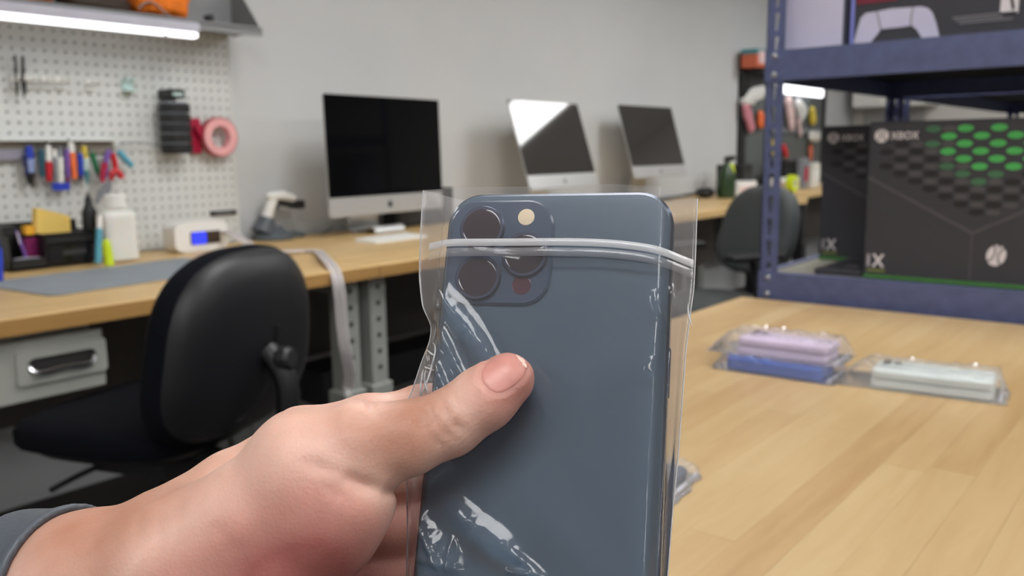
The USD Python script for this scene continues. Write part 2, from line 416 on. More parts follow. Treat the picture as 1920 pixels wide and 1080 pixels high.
# ------------------------------------------------------------------ white pegboard with real holes
PX1 = ony(447, 417, YP)[0]
PX0, PZ0, PZ1, PITCH_ = .62, ZB + .003, 1.655, .0315
def perforated(x0, x1, z0, z1, pitch, r, th=.006):
    nx, nz = int((x1 - x0) / pitch), int((z1 - z0) / pitch)
    V, F = [], []; k8 = 8
    ang = np.linspace(0, 2 * np.pi, k8, endpoint=False) + np.pi / 8
    sq = np.stack([np.cos(ang), np.sin(ang)], 1); sq = sq / np.abs(sq).max(1)[:, None] * pitch / 2
    ci = np.stack([np.cos(ang), np.sin(ang)], 1) * r
    for i in range(nx):
        for j in range(nz):
            c = np.array([x0 + (i + .5) * pitch, z0 + (j + .5) * pitch]); b = len(V)
            for ring, y in ((sq, 0), (ci, 0), (ci, th)):
                V += [[c[0] + q[0], y, c[1] + q[1]] for q in ring]
            for a in range(k8):
                a2 = (a + 1) % k8
                F += [[b + a, b + a2, b + 8 + a2], [b + a, b + 8 + a2, b + 8 + a], [b + 8 + a, b + 8 + a2, b + 16 + a2], [b + 8 + a, b + 16 + a2, b + 16 + a]]
            # corners of the cell
            for sx, sz in ((1, 1), (-1, 1), (-1, -1), (1, -1)):
                kk = {(1, 1): (0, 1), (-1, 1): (2, 3), (-1, -1): (4, 5), (1, -1): (6, 7)}[(sx, sz)]
                V.append([c[0] + sx * pitch / 2, 0, c[1] + sz * pitch / 2]); F.append([b + kk[0], len(V) - 1, b + kk[1]])
    return trimesh.Trimesh(V, F, process=False), x0 + nx * pitch, z0 + nz * pitch
t = Thing('pegboard', 'white perforated pegboard on the wall under the grey shelf', 'pegboard', (1.3, YP, PZ0))
nxp = int((PX1 - PX0) / PITCH_); PX0 = PX1 - nxp * PITCH_
pb, ex, ez = perforated(PX0, PX1 + 1e-6, PZ0, PZ1, PITCH_, .0052, .003)
pb.apply_translation([0, YP, 0])
t.part('panel', pb, 'peg_white', smooth=False, world=True)
t.part('backing', box((PX0, YP + .0045, PZ0), (PX1, YP + .008, ez)), 'peg_backing', smooth=False, world=True)
t.part('edge_trim', cat(box((PX1, YP - .002, PZ0), (PX1 + .006, YW, ez)), box((PX0, YP - .002, ez), (PX1 + .006, YW, ez + .004))), 'peg_white', smooth=False, world=True)

# ------------------------------------------------------------------ wall shelf, its lamp and the things lying on it
SX1 = 1.905; q = onx(492, 58, SX1); SY, SZ = q[1], q[2]
t = Thing('wall_shelf', 'grey sheet steel wall shelf with triangular end plate above the pegboard', 'shelf', (1.1, YW, SZ))
t.part('shelf_pan', cat(box((.2, SY, SZ), (SX1, YP, SZ + .004)), box((.2, SY, SZ - .02), (SX1, SY + .003, SZ + .012))), 'shelf_grey', smooth=False, world=True)
tri = Polygon([(0, 0), (YP - SY, 0), (YP - SY, .19), (YP - SY - .03, .19)])
t.part('end_plate', place(ext(tri, .003), [SX1 - .003, SY, SZ - .004], YV, ZV, XV), 'shelf_grey', smooth=False, world=True)
t.part('back_plate', box((.2, YP - .003, SZ), (SX1, YP, SZ + .19)), 'shelf_grey', smooth=False, world=True)
kn = onx(404, 32, 1.85)
t.part('bolt', rod((1.8, YP - .004, SZ + .05), (1.8, YP - .03, SZ + .05), .012), 'black_plastic', world=True)
t = Thing('tube_light', 'slim glowing tube light fixed under the grey wall shelf', 'lamp', (1., 2.68, SZ - .05))
lx1 = ony(372, 60, 2.66)[0]; z0 = ony(370, 72, 2.66)[2]
t.part('housing', rbox((.2, 2.645, z0 + .017), (lx1, 2.69, SZ - .001), .006), 'lamp_body', world=True)
t.part('tube', rbox((.2, 2.65, z0), (lx1 - .004, 2.685, z0 + .018), .008), 'tube_glow', world=True)
t.part('pull_switch', rod((lx1 - .12, 2.655, z0 + .001), (lx1 - .12, 2.655, z0 - .006), .006), 'lamp_body', world=True)
def crumple(lo, hi, seed, amt=.25, sub=4):
    m = trimesh.creation.icosphere(sub); v = m.vertices
    v = np.sign(v) * abs(v) ** .6
    n = meshkit.fbm(v * 1.8 + seed * 7.3, 4, seed)
    v = v * (1 - amt + 2 * amt * n)[:, None]
    v = (v - v.min(0)) / (v.max(0) - v.min(0)); m.vertices = np.array(lo) + v * (np.array(hi) - np.array(lo)); return m
xa, xb = ony(245, 20, 2.75)[0], ony(352, 25, 2.75)[0]
t = Thing('cloth_bag', 'crumpled orange cloth bag lying at the right on the wall shelf', 'bag', ((xa + xb) / 2, 2.76, SZ + .004))
t.part('bag', crumple((xa, 2.69, SZ + .004), (xb, YP - .006, SZ + .15), 3), 'orange_fabric', smooth=60, world=True)
t.part('drawstring', tube(spline([[xa, 2.70, SZ + .03], [xa + .05, 2.69, SZ + .05], [xa + .1, 2.685, SZ + .012], [xa + .13, 2.68, SZ + .008]], 24), .003), 'shelf_grey', world=True)
t = Thing('tool_pouch', 'dark brown pouch between the orange things on the wall shelf', 'pouch', (xa - .08, 2.76, SZ + .004))
t.part('pouch', crumple((xa - .22, 2.70, SZ + .004), (xa - .002, YP - .01, SZ + .07), 5, .18, 3), 'brown_dark', smooth=60, world=True)
t = Thing('cloth_bag', 'folded orange cloth at the left end of the wall shelf', 'cloth', (.9, 2.76, SZ + .004))
t.part('cloth', crumple((.72, 2.69, SZ + .004), (xa - .224, YP - .008, SZ + .11), 9, .2), 'orange_fabric', smooth=60, world=True)

# ------------------------------------------------------------------ things on the pegboard
def P(x, y, off=0.): return ony(x, y, YP - off)
def blade(px_list, off, th=.002):
    """flat outline drawn on the pegboard plane, with thickness"""
    pts = [P(x, y, off) for x, y in px_list]
    return place(ext(Polygon([(p[0], p[2]) for p in pts]).buffer(0), th), [0, YP - off, 0], XV, ZV, -YV)
t = Thing('pegboard_hook', 'small white double hook holding the black tweezers', 'hook', P(28, 150), group=None)
def hook(t, w=.03):
    t.part('hook_plate', rbox((-w / 2, -.004, -.008), (w / 2, 0, .012), .002), 'white_plastic')
    for s in (-1, 1):
        t.part('prong', tube(spline([[s * w * .33, 0, .0], [s * w * .33, -.03, -.004], [s * w * .33, -.045, .0], [s * w * .33, -.05, .014]], 14), .0032, 8), 'white_plastic')
    t.part('crossbar', rod((-w / 2, -.006, -.022), (w / 2, -.006, -.022), .003), 'white_plastic')
hook(t); hk = t
for (x, y), lab in zip(((58, 151), (84, 152), (112, 153), (168, 156)), ('empty white hook just right of the tweezers', 'empty white hook, second right of the tweezers', 'empty white hook at the right end of the hook row', 'lone white hook between the hook row and the clear hook')):
    dup(hk, lab, P(x, y))
t = Thing('clear_hook', 'clear plastic hook with two pegs on the pegboard', 'hook', P(238, 160))
t.part('plate', rbox((-.02, -.006, -.02), (.02, 0, .02), .003), 'clear_mint')
for s in (-1, 1): t.part('peg', rod((s * .012, 0, .016), (s * .012, -.03, .02), .005), 'clear_mint')
t.part('lip', rbox((-.02, -.035, -.022), (.02, -.005, -.016), .002), 'clear_mint')
t = Thing('tweezers', 'thin black tweezers at the left of the pair on the pegboard', 'tweezers', P(30, 170, .03))
t.part('arm', blade([(26, 103), (30, 103), (34, 150), (33, 178), (31.5, 180), (29, 150)], .034), 'black_plastic', world=True)
t.part('arm', blade([(26, 103), (30, 103), (33, 150), (32, 178), (31, 180), (28, 150)], .028), 'black_plastic', world=True)
t = Thing('tweezers', 'thicker black tweezers at the right of the pair on the pegboard', 'tweezers', P(44, 170, .03))
t.part('arm', blade([(39, 105), (44, 104), (46, 135), (49, 160), (47, 175), (45, 188), (43, 175), (38, 150), (39, 130)], .036), 'black_plastic', world=True)
t.part('arm', blade([(39, 105), (44, 104), (45, 135), (48, 160), (46, 175), (44.5, 186), (42, 175), (38, 150), (39, 130)], .029), 'black_plastic', world=True)

# spindle with stacked tape rolls
c0, c1 = P(333, 288, .05), P(333, 192, .05)
hR = (P(360, 240, .05)[0] - P(306, 240, .05)[0]) / 2
t = Thing('tape_spindle', 'black clip and rod holding stacked rolls on the pegboard', 'holder', (c0[0], YP - .05, c0[2]))
t.part('rod', rod([c0[0], c0[1], c0[2]], [c0[0], c0[1], c1[2] + .035], .006), 'black_plastic', world=True)
zt_ = P(328, 168, .05)[2]
t.part('clip', rbox((c0[0] - .03, YP - .08, c1[2] + .012), (c0[0] + .028, YP, zt_), .004), 'black_plastic', world=True)
t.part('clip_face', rbox((c0[0] - .02, YP - .083, c1[2] + .02), (c0[0] + .018, YP - .079, zt_ - .012), .002), 'clear_mint', world=True)
t.part('base_plate', rod([c0[0], c0[1], c0[2]], [c0[0], c0[1], c0[2] + .004], hR * .9), 'black_plastic', world=True)
hz = (c1[2] - c0[2] - .004) / 5
first = None
for k in range(5):
    z = c0[2] + .004 + k * hz
    if first is None:
        first = t = Thing('tape_roll', 'black tape roll, lowest in the stack on the pegboard spindle', 'tape', (c0[0], c0[1], z))
        pr = Point(0, 0).buffer(hR * .96, 24).difference(Point(0, 0).buffer(.012, 12))
        t.part('tape', ext(pr, hz * .8), 'black_plastic')
        cr = ext(Point(0, 0).buffer(hR * .8, 24).difference(Point(0, 0).buffer(.012, 12)), hz * .19); cr.apply_translation([0, 0, hz * .8])
        t.part('core', cr, 'tool_grey')
    else:
        dup(first, 'black tape roll, ' + ('second from the bottom', 'third from the bottom', 'fourth from the bottom', 'topmost')[k - 1] + ' of the stack on the pegboard spindle', (c0[0], c0[1], z))
# red holder and pink tape
ra, rb = P(366, 232, .03), P(384, 262, .03)
t = Thing('tape_hook', 'crimson plastic hook between the black tape stack and pink roll', 'hook', P(372, 250))
t.part('bracket', rbox((P(352, 250)[0], YP - .02, P(360, 288)[2]), (P(372, 250)[0], YP, P(360, 222)[2]), .004), 'crimson', world=True)
c = P(408, 257, .03)
t.part('arm', hull(rod([P(362, 240)[0], YP - .018, c[2] + .03], [P(362, 240)[0], YP - .042, c[2] + .03], .012).vertices, rod([c[0] - .055, YP - .018, c[2] + .005], [c[0] - .055, YP - .042, c[2] + .005], .02).vertices), 'crimson', world=True)
R1 = (P(442, 257, .03)[0] - P(374, 257, .03)[0]) / 2; R0 = R1 * .53
R1 = (R1 + (P(408, 222, .03)[2] - P(408, 292, .03)[2]) / 2) / 2
t = Thing('tape_roll', 'pink tape roll hanging at the right edge of the pegboard', 'tape', (c[0], YP - .02, c[2]))
def ring(ra, rb, h, y0): return place(ext(Point(0, 0).buffer(rb, 32).difference(Point(0, 0).buffer(ra, 32)), h), [0, y0, 0], XV, ZV, -YV)
t.part('tape', ring(R0 + .012, R1, .03, .0), 'tape_rim')
t.part('core', ring(R0, R0 + .012, .032, .0), 'tape_pink')
t.part('label_face', ring(R0 + .006, R1 - .005, .0016, -.031), 'tape_pink')
wa, wb = P(226, 268), P(306, 271)
t = Thing('wire_hook', 'long thin wire hook left of the black tape stack', 'hook', wa)
t.part('wire', tube(spline([wa + [0, 0, 0], wa + [.004, -.02, 0], (wa + wb) / 2 + [0, -.03, .001], wb + [0, -.03, 0], wb + [.003, -.03, .02]], 30), .0025, 8), 'tool_grey', world=True)
la, lb = P(394, 405), P(441, 396)
t = Thing('label_holder', 'narrow dark label holder low on the pegboard above the white clock', 'label holder', la)
t.part('strip', box((la[0], YP - .008, la[2]), (lb[0], YP, lb[2] + .006)), 'charcoal', world=True)
t.part('insert', box((la[0] + .02, YP - .0095, la[2] + .006), (lb[0] - .02, YP - .0075, lb[2])), 'tool_grey', world=True)

# tool rail with the hanging tools
r0, r1 = P(-60, 252), P(222, 262, .045)
t = Thing('tool_rail', 'beige steel rail on the pegboard from which pens and pliers hang', 'rail', (1., YP, r1[2]))
zl = P(150, 287, .045)[2]
t.part('rail_top', box((PX0 + .02, YP - .045, r1[2] - .004), (r1[0], YP, r1[2])), 'peg_white', smooth=False, world=True)
t.part('rail_face', box((PX0 + .02, YP - .012, zl), (r1[0], YP, r1[2] - .004)), 'rail_beige', smooth=False, world=True)
t = Thing('magnet_bar', 'lavender grey magnet bar below the left end of the tool rail', 'magnet bar', P(20, 295))
mx = P(46, 292, .02)
t.part('bar', rbox((PX0 + .02, YP - .022, P(20, 301, .02)[2]), (mx[0], YP, P(20, 280, .02)[2]), .003), 'magnet_grey', world=True)
t.part('end_cap', rbox((mx[0], YP - .023, P(20, 301, .02)[2] - .001), (mx[0] + .006, YP, P(20, 280, .02)[2] + .001), .002), 'black_plastic', world=True)
def hanging(name, label, cat_, xt, yt, xb, yb, w, handle, cap=None, tip=None, capl=.25, tipl=.2, off=.035, prof=None):
    a, b = P(xt, yt, off), P(xb, yb, off); R = w / 2 * 1.72e-3
    t = Thing(name, label, cat_, a)
    d = b - a
    t.part('handle', lathe_on(a + d * (capl if cap else 0), b - d * (tipl if tip else 0), prof or [(0, R * .7), (.06, R), (.45, R), (.55, R * .82), (.9, R * .9), (1, R * .6)], 14), handle, world=True)
    if cap: t.part('cap', lathe_on(a, a + d * capl, [(0, R * .5), (.15, R * .85), (1, R * .9)], 14), cap, world=True)
    if tip: t.part('tip', lathe_on(b - d * tipl, b, [(0, R * .8), (.6, R * .55), (1, R * .25)], 14), tip, world=True)
    t.part('hanger', tube(spline([a + [0, 0, -.002], a + [0, .006, .008], a + [0, .022, .008], a + [0, .034, .004]], 10), .002, 6), 'tool_grey', world=True)
    return t
hanging('screwdriver', 'clear blue handled screwdriver at the left end of the tool rail', 'screwdriver', 54, 274, 60, 352, 15, 'clear_blue', 'royal_blue', 'black_plastic', .3, .35)
hanging('screwdriver', 'dark blue slim screwdriver behind the clear blue one', 'screwdriver', 47, 290, 53, 346, 9, 'navy_plastic', None, 'black_plastic', tipl=.3)
hanging('screwdriver', 'dark teal slim screwdriver left of the red one', 'screwdriver', 77, 280, 80, 345, 11, 'teal_dark', None, 'tool_grey')
hanging('marker', 'red marker with white cap on the tool rail', 'marker', 90, 272, 92, 340, 12, 'red_plastic', 'white_plastic', None, .45)
hanging('screwdriver', 'silver grey screwdriver beside the white handled brush', 'screwdriver', 102, 280, 104, 338, 9, 'tool_grey', 'white_plastic', None)
hanging('screwdriver', 'purple handled screwdriver left of the orange one', 'screwdriver', 125, 280, 128, 346, 10, 'purple', None, 'magenta')
hanging('screwdriver', 'orange handled screwdriver with white top on the tool rail', 'screwdriver', 132, 266, 140, 336, 13, 'orange_plastic', 'white_plastic', None, .28)
hanging('screwdriver', 'royal blue screwdriver right of the orange one', 'screwdriver', 150, 288, 152, 340, 11, 'royal_blue', None, 'navy_plastic')
hanging('screwdriver', 'pale screwdriver with yellow band and teal tip on the tool rail', 'screwdriver', 157, 273, 164, 346, 12, 'clear_mint', 'yellow_plastic', 'teal', .33, .35)
hanging('screwdriver', 'green slim screwdriver left of the pliers', 'screwdriver', 172, 286, 186, 334, 11, 'green_plastic', None, 'tool_grey')
t = hanging('brush', 'white handled brush with blue bristles hanging on the tool rail', 'brush', 112, 278, 114, 344, 11, 'white_plastic', 'tool_grey', None)
b0 = P(114, 350, .035)
t.part('bristles', rbox(b0 - [.026, .008, .012], b0 + [.026, .008, .012], .003), 'royal_blue', world=True)
def pliers(label, off, h1, h2, j, c1, c2):
    t = Thing('pliers', label, 'pliers', P(*j[0], off))
    for h, c in ((h1, c1), (h2, c2)):
        t.part('handle', tube(spline([P(x, y, off) for x, y in h], 20), np.linspace(.007, .010, 20), 10), c, world=True)
    t.part('jaws', blade(j, off + .004, .009), 'tool_grey', world=True)
    t.part('pivot', rod(P(*j[0], off + .014), P(*j[0], off - .004), .007), 'chrome', world=True)
pliers('pliers with purple and red handles hanging at the right end of the tool rail', .04, [(196, 335), (199, 315), (200, 295), (206, 283)], [(205, 338), (216, 318), (214, 300), (210, 288)],
       [(200, 338), (208, 340), (206, 356), (196, 374), (190, 372), (193, 352)], 'purple', 'red_plastic')
pliers('pliers with crimson handles and long grey jaws above the clear bottle', .06, [(192, 345), (193, 325), (197, 306)], [(206, 330), (218, 320), (228, 334)],
       [(192, 345), (199, 348), (192, 366), (180, 380), (176, 378), (184, 358)], 'crimson', 'red_plastic')
hanging('spudger', 'pale blue flat prying tool tilted out past the end of the tool rail', 'prying tool', 222, 284, 248, 312, 13, 'sky_blue', None, None, off=.04)

# ------------------------------------------------------------------ things on the first bench
# work mat
FL, FR, BL_, BR_ = onz(96, 557, ZB), onz(300, 527, ZB), onz(60, 512, ZB), onz(330, 487, ZB)
u_ = (FR - FL) / np.linalg.norm(FR - FL); v_ = np.array([-u_[1], u_[0], 0])
dpt = max((BR_ - FL) @ v_, .2)
t = Thing('work_mat', 'flat grey silicone work mat on the bench in front of the bottle', 'mat', FL)
mt = slab(.62, dpt, .004, .03)
t.part('mat', place(mt, FL + u_ * .31 + v_ * dpt / 2 + [0, 0, .0005], u_, v_, ZV), 'mat_grey', world=True)
ZM = ZB + .0045

# desk organizer
A, Bq = onz(48, 512, ZB), onz(190, 490, ZB)
oy = (A[1] + Bq[1]) / 2; ox0, ox1 = ony(20, 500, oy)[0], ony(190, 490, oy)[0]
ztop = ony(100, 438, oy)[2]; od = .15
t = Thing('desk_organizer', 'black plastic desk organizer with drawer at the left of the bench', 'organizer', ((ox0 + ox1) / 2, oy + od / 2, ZM))
split = ony(88, 480, oy)[0]
z0 = ZM + .0005
t.part('shell', cat(box((split, oy + .004, z0), (ox1, oy + od, z0 + .004)), box((ox0, oy, z0), (split, oy + od, z0 + .004)), box((ox0, oy, z0), (ox0 + .004, oy + od, ztop)), box((ox1 - .004, oy, z0), (ox1, oy + od, ztop)),
        box((split - .002, oy, z0), (split + .002, oy + od, ztop)), box((ox0, oy + od - .004, z0), (ox1, oy + od, ztop + .03)), box((ox0, oy, z0), (split, oy + .004, z0 + .03)),
        box((split, oy, ztop - .03), (ox1, oy + .004, ztop)), box((split, oy, ztop - .008), (ox1, oy + od, ztop - .004))), 'black_plastic', smooth=False, world=True)
dr = t.part('drawer', rbox((split + .004, oy - .003, z0 + .006), (ox1 - .006, oy + od - .02, ztop - .034), .003), 'black_gloss', world=True)
t.part('drawer_pull', rbox(((split + ox1) / 2 - .035, oy - .006, z0 + .03), ((split + ox1) / 2 + .035, oy - .002, z0 + .045), .002), 'charcoal', dr, world=True)
t.part('post', rbox((ox0 - .004, oy + .02, ztop), (ox0 + .03, oy + .06, ztop + .03), .004), 'black_plastic', world=True)
cm = ony(66, 480, oy + .06)
t = Thing('card', 'magenta plastic card standing in the open side of the black organizer', 'card', (cm[0], oy + .05, z0 + .004))
t.part('card', rbox((cm[0] - .03, oy + .05, z0 + .0045), (cm[0] + .035, oy + .058, ztop - .012), .002), 'magenta', world=True)
t = Thing('pen', 'purple pen leaning in the open side of the black organizer', 'pen', (cm[0] - .04, oy + .03, z0 + .004))
pa, pb_ = np.array([cm[0] - .035, oy + .022, z0 + .0085]), np.array([cm[0] - .058, oy + .028, ztop + .015])
t.part('barrel', lathe_on(pa, pb_, [(0, .002), (.1, .005), (.9, .005), (1, .003)], 12), 'purple', world=True)
t.part('clip', rod(pb_ + [0, -.006, -.004], pb_ + [.004, -.007, -.04], .0015), 'white_plastic', world=True)
t = Thing('lens_cloth', 'crumpled pale cloth at the foot of the black organizer', 'cloth', (cm[0] - .02, oy + .015, z0 + .004))
t.part('cloth', crumple((ox0 + .008, oy + .006, z0 + .0045), (split - .006, oy + .02, z0 + .034), 11, .2, 3), 'magnet_grey', smooth=60, world=True)
ys = oy + .06
n0, n1 = ony(66, 428, ys), ony(132, 428, ys); nz_ = ztop - .0035
nh = ony(66, 390, ys)[2] - nz_
t = Thing('sticky_notes', 'pad of yellow sticky notes standing on the black organizer', 'notepad', (n0[0], ys, nz_))
pad = Polygon([(0, 0), (n1[0] - n0[0], 0), ((n1[0] - n0[0]) * 1.02, nh * .62), (.01, nh)])
t.part('pad', place(ext(pad, .03), [n0[0], ys + .03, nz_], XV, ZV, -YV), 'note_yellow', smooth=False, world=True)
t = Thing('sticky_notes', 'small orange note pad left of the yellow one on the organizer', 'notepad', (n0[0] - .02, ys, nz_))
t.part('pad', rbox((n0[0] - .028, ys, nz_), (n0[0] - .002, ys + .03, nz_ + .026), .002), 'note_orange', world=True)
# black glue bottle, blue brush, lime marker
yb_ = oy + .07
g0, g1 = ony(170, 426, yb_), ony(172, 370, yb_); g0[2] = ztop - .0035
t = Thing('glue_bottle', 'black tapered bottle standing at the right of the organizer top', 'bottle', g0)
t.part('bottle', lathe_on(g0, [g0[0], yb_, g1[2]], [(0, .02), (.02, .023), (.55, .022), (.7, .016), (.78, .012), (1, .010)], 20), 'black_plastic', world=True)
t.part('nozzle_tip', lathe_on([g0[0], yb_, g1[2]], [g0[0], yb_, g1[2] + .012], [(0, .008), (1, .004)], 14), 'charcoal', world=True)
def standing(name, label, cat_, xb, yb, xt, yt, w, body, cap, frac, lean=.01):
    b = onz(xb, yb, ZM); b[2] = ZM + .0005
    tp = ony(xt, yt, b[1]); tp = np.array([tp[0], b[1] + lean, tp[2]]); d = tp - b; R = w / 2 * 1.6e-3
    t = Thing(name, label, cat_, b)
    t.part('barrel', lathe_on(b, b + d * frac, [(0, R * .9), (.03, R), (.97, R), (1, R * .8)], 14), body, world=True)
    t.part('cap', lathe_on(b + d * frac, tp, [(0, R * .8), (.1, R * .9), (.8, R * .7), (1, R * .35)], 14), cap, world=True)
standing('brush_pen', 'sky blue brush pen with white tip beside the organizer', 'brush', 184, 494, 190, 403, 12, 'sky_blue', 'white_plastic', .72)
standing('marker', 'short lime yellow marker in front of the clear bottle', 'marker', 206, 499, 201, 449, 17, 'lime', 'lime', .8)
standing('bottle', 'royal blue bottle at the left edge of the bench', 'bottle', -2, 527, -3, 446, 14, 'royal_blue', 'navy_plastic', .75)
# solvent bottle
bb = onz(238, 489, ZM); bb[2] = ZM + .0005
zc1 = ony(236, 390, bb[1])[2]; zcap = ony(236, 364, bb[1])[2]; bw = (ony(270, 440, bb[1])[0] - ony(205, 440, bb[1])[0]) / 2 * .97
t = Thing('solvent_bottle', 'translucent white square bottle with white cap on the grey mat', 'bottle', bb)
hb = zc1 - bb[2]
lay = [(0, .9), (.01, .97), (.03, 1), (.8, 1), (.88, .96), (.94, .82), (.985, .55), (1., .42)]
V = []
for f_, s_ in lay:
    e = sup(40, bw * s_, .04 * s_ if s_ > .5 else bw * .42, 4 if s_ > .6 else 2); V.append(np.c_[bb[0] + e[:, 0], bb[1] + .045 + e[:, 1], np.full(40, bb[2] + hb * f_)])
t.part('bottle', rings(V), 'milky_plastic', smooth=50, world=True)
t.part('cap', lathe_on([bb[0], bb[1] + .045, zc1], [bb[0], bb[1] + .045, zcap], [(0, .03), (.05, .031), (.9, .03), (1, .027)], 24), 'white_plastic', world=True)
t.part('cap_ridges', cat([box((bb[0] + .0305 * math.cos(a) - .001, bb[1] + .045 + .0305 * math.sin(a) - .001, zc1 + .003), (bb[0] + .0305 * math.cos(a) + .001, bb[1] + .045 + .0305 * math.sin(a) + .001, zcap - .004)) for a in np.linspace(0, 6.283, 24, endpoint=False)]), 'white_plastic', world=True, kind='stuff')

# white clock with blue display
cy = 2.66
k0, k1 = ony(330, 466, cy), ony(432, 452, cy)
kz = ony(335, 418, cy)[2]
t = Thing('charger_clock', 'white rounded desk charger with lit blue display below the pegboard', 'clock', ((k0[0] + k1[0]) / 2, cy + .04, ZB))
V = [np.c_[k0[0] + (k1[0] - k0[0]) / 2 + e[:, 0], np.full(40, yy), ZB + (kz - ZB) / 2 + e[:, 1]] for yy, s_ in ((cy + .006, .97), (cy + .012, 1), (cy + .08, 1), (cy + .088, .95)) for e in [sup(40, (k1[0] - k0[0]) / 2 * s_, (kz - ZB) / 2 * s_, 5)]]
t.part('case', rings(V), 'white_plastic', smooth=40, world=True)
d0, d1 = ony(362, 459, cy), ony(410, 432, cy)
dm = ony(387, 440, cy)[0]
t.part('display_frame', rbox((d0[0] - .004, cy + .002, d0[2] - .001), (d1[0] + .008, cy + .009, d1[2] + .001), .002), 'brown_dark', world=True)
t.part('display', box((d0[0], cy + .0005, d0[2]), (dm, cy + .003, d1[2])), 'display_blue', world=True)
# white cable: from the charger over the bench edge
pts = [[d1[0] + .02, cy + .012, ZB + .055], ony(432, 436, cy - .04), ony(455, 452, 2.52), onz(480, 466, ZB + .012), onz(520, 474, ZB + .006), onz(575, 471, ZB + .006), onz(603, 478, ZB + .008), onz(622, 500, ZB + .006)]
pts += [[ony(632, 520, 1.872)[0], 1.872, ZB - .02], ony(637, 560, 1.865), ony(641, 610, 1.868), ony(648, 660, 1.872), ony(655, 705, 1.90), ony(652, 730, 1.92)]
sp = spline(pts, 90)
t = Thing('cable', 'white flat cable running from the charger over the bench edge', 'cable', pts[0])
for k in (-1, 0, 1):
    o = np.array([.0082 * k, -.0072 * k, 0])
    t.part('strand', tube(sp + o + [0, 0, .0015 * abs(k)], .0052, 8), 'cable_white', world=True)
t.part('plug', rbox(sp[-1] - [.012, .006, .02], sp[-1] + [.012, .006, .004], .003), 'white_plastic', world=True)

# barcode scanner on its stand
sb = onz(512, 452, ZB); sy_ = sb[1] + .06
def S(x, y, o=0.): return ony(x, y, sy_ + o)
t = Thing('barcode_scanner', 'white and grey handheld barcode scanner resting in its stand', 'scanner', (sb[0], sy_, ZB))
cx_ = S(512, 430)[0]
t.part('stand_base', lathe_on([cx_, sy_, ZB], [cx_, sy_, ZB + .05], [(0, .075), (.12, .08), (.4, .07), (.75, .045), (1, .036)], 32), 'scanner_grey', world=True)
t.part('stand_foot', rbox((S(540, 445)[0] - .02, sy_ - .04, ZB), (S(562, 445)[0], sy_ + .04, ZB + .022), .008), 'scanner_grey', world=True)
n0_, n1_ = S(494, 428), S(512, 372)
t.part('stand_cup', lathe_on([n0_[0] - .004, sy_, ZB + .03], n0_ + (n1_ - n0_) * .35, [(0, .045), (.6, .036), (1, .03)], 24), 'scanner_grey', world=True)
t.part('grip', lathe_on(n0_, n1_ + (n1_ - n0_) * .1, [(0, .018), (.3, .022), (.8, .020), (1, .026)], 24), 'white_plastic', world=True)
h0, h1 = S(504, 368), S(552, 378)
t.part('head_top', hull(*[trimesh.creation.icosphere(2, r_).vertices * [1, 1.1, .8] + p_ for p_, r_ in ((S(508, 368), .022), (S(528, 367), .026), (S(546, 372), .02))]), 'white_plastic', world=True)
t.part('head_underside', hull(*[trimesh.creation.icosphere(2, r_).vertices * [1, 1.15, .7] + p_ for p_, r_ in ((S(512, 374), .018), (S(534, 381), .02), (S(548, 383), .018))]), 'charcoal', world=True)
t.part('window', rbox(S(548, 384) - [.0, .034, .016], S(563, 381) + [0, .034, .014], .006), 'black_plastic', world=True)
t.part('trigger', lathe_on(S(516, 393), S(522, 386), [(0, .004), (.5, .007), (1, .006)], 10), 'black_plastic', world=True)
t.part('cable', tube(spline([S(560, 446, .02), S(590, 443, .0), S(618, 430, .06), S(640, 420, .1)], 30), .003, 8), 'charcoal', world=True)
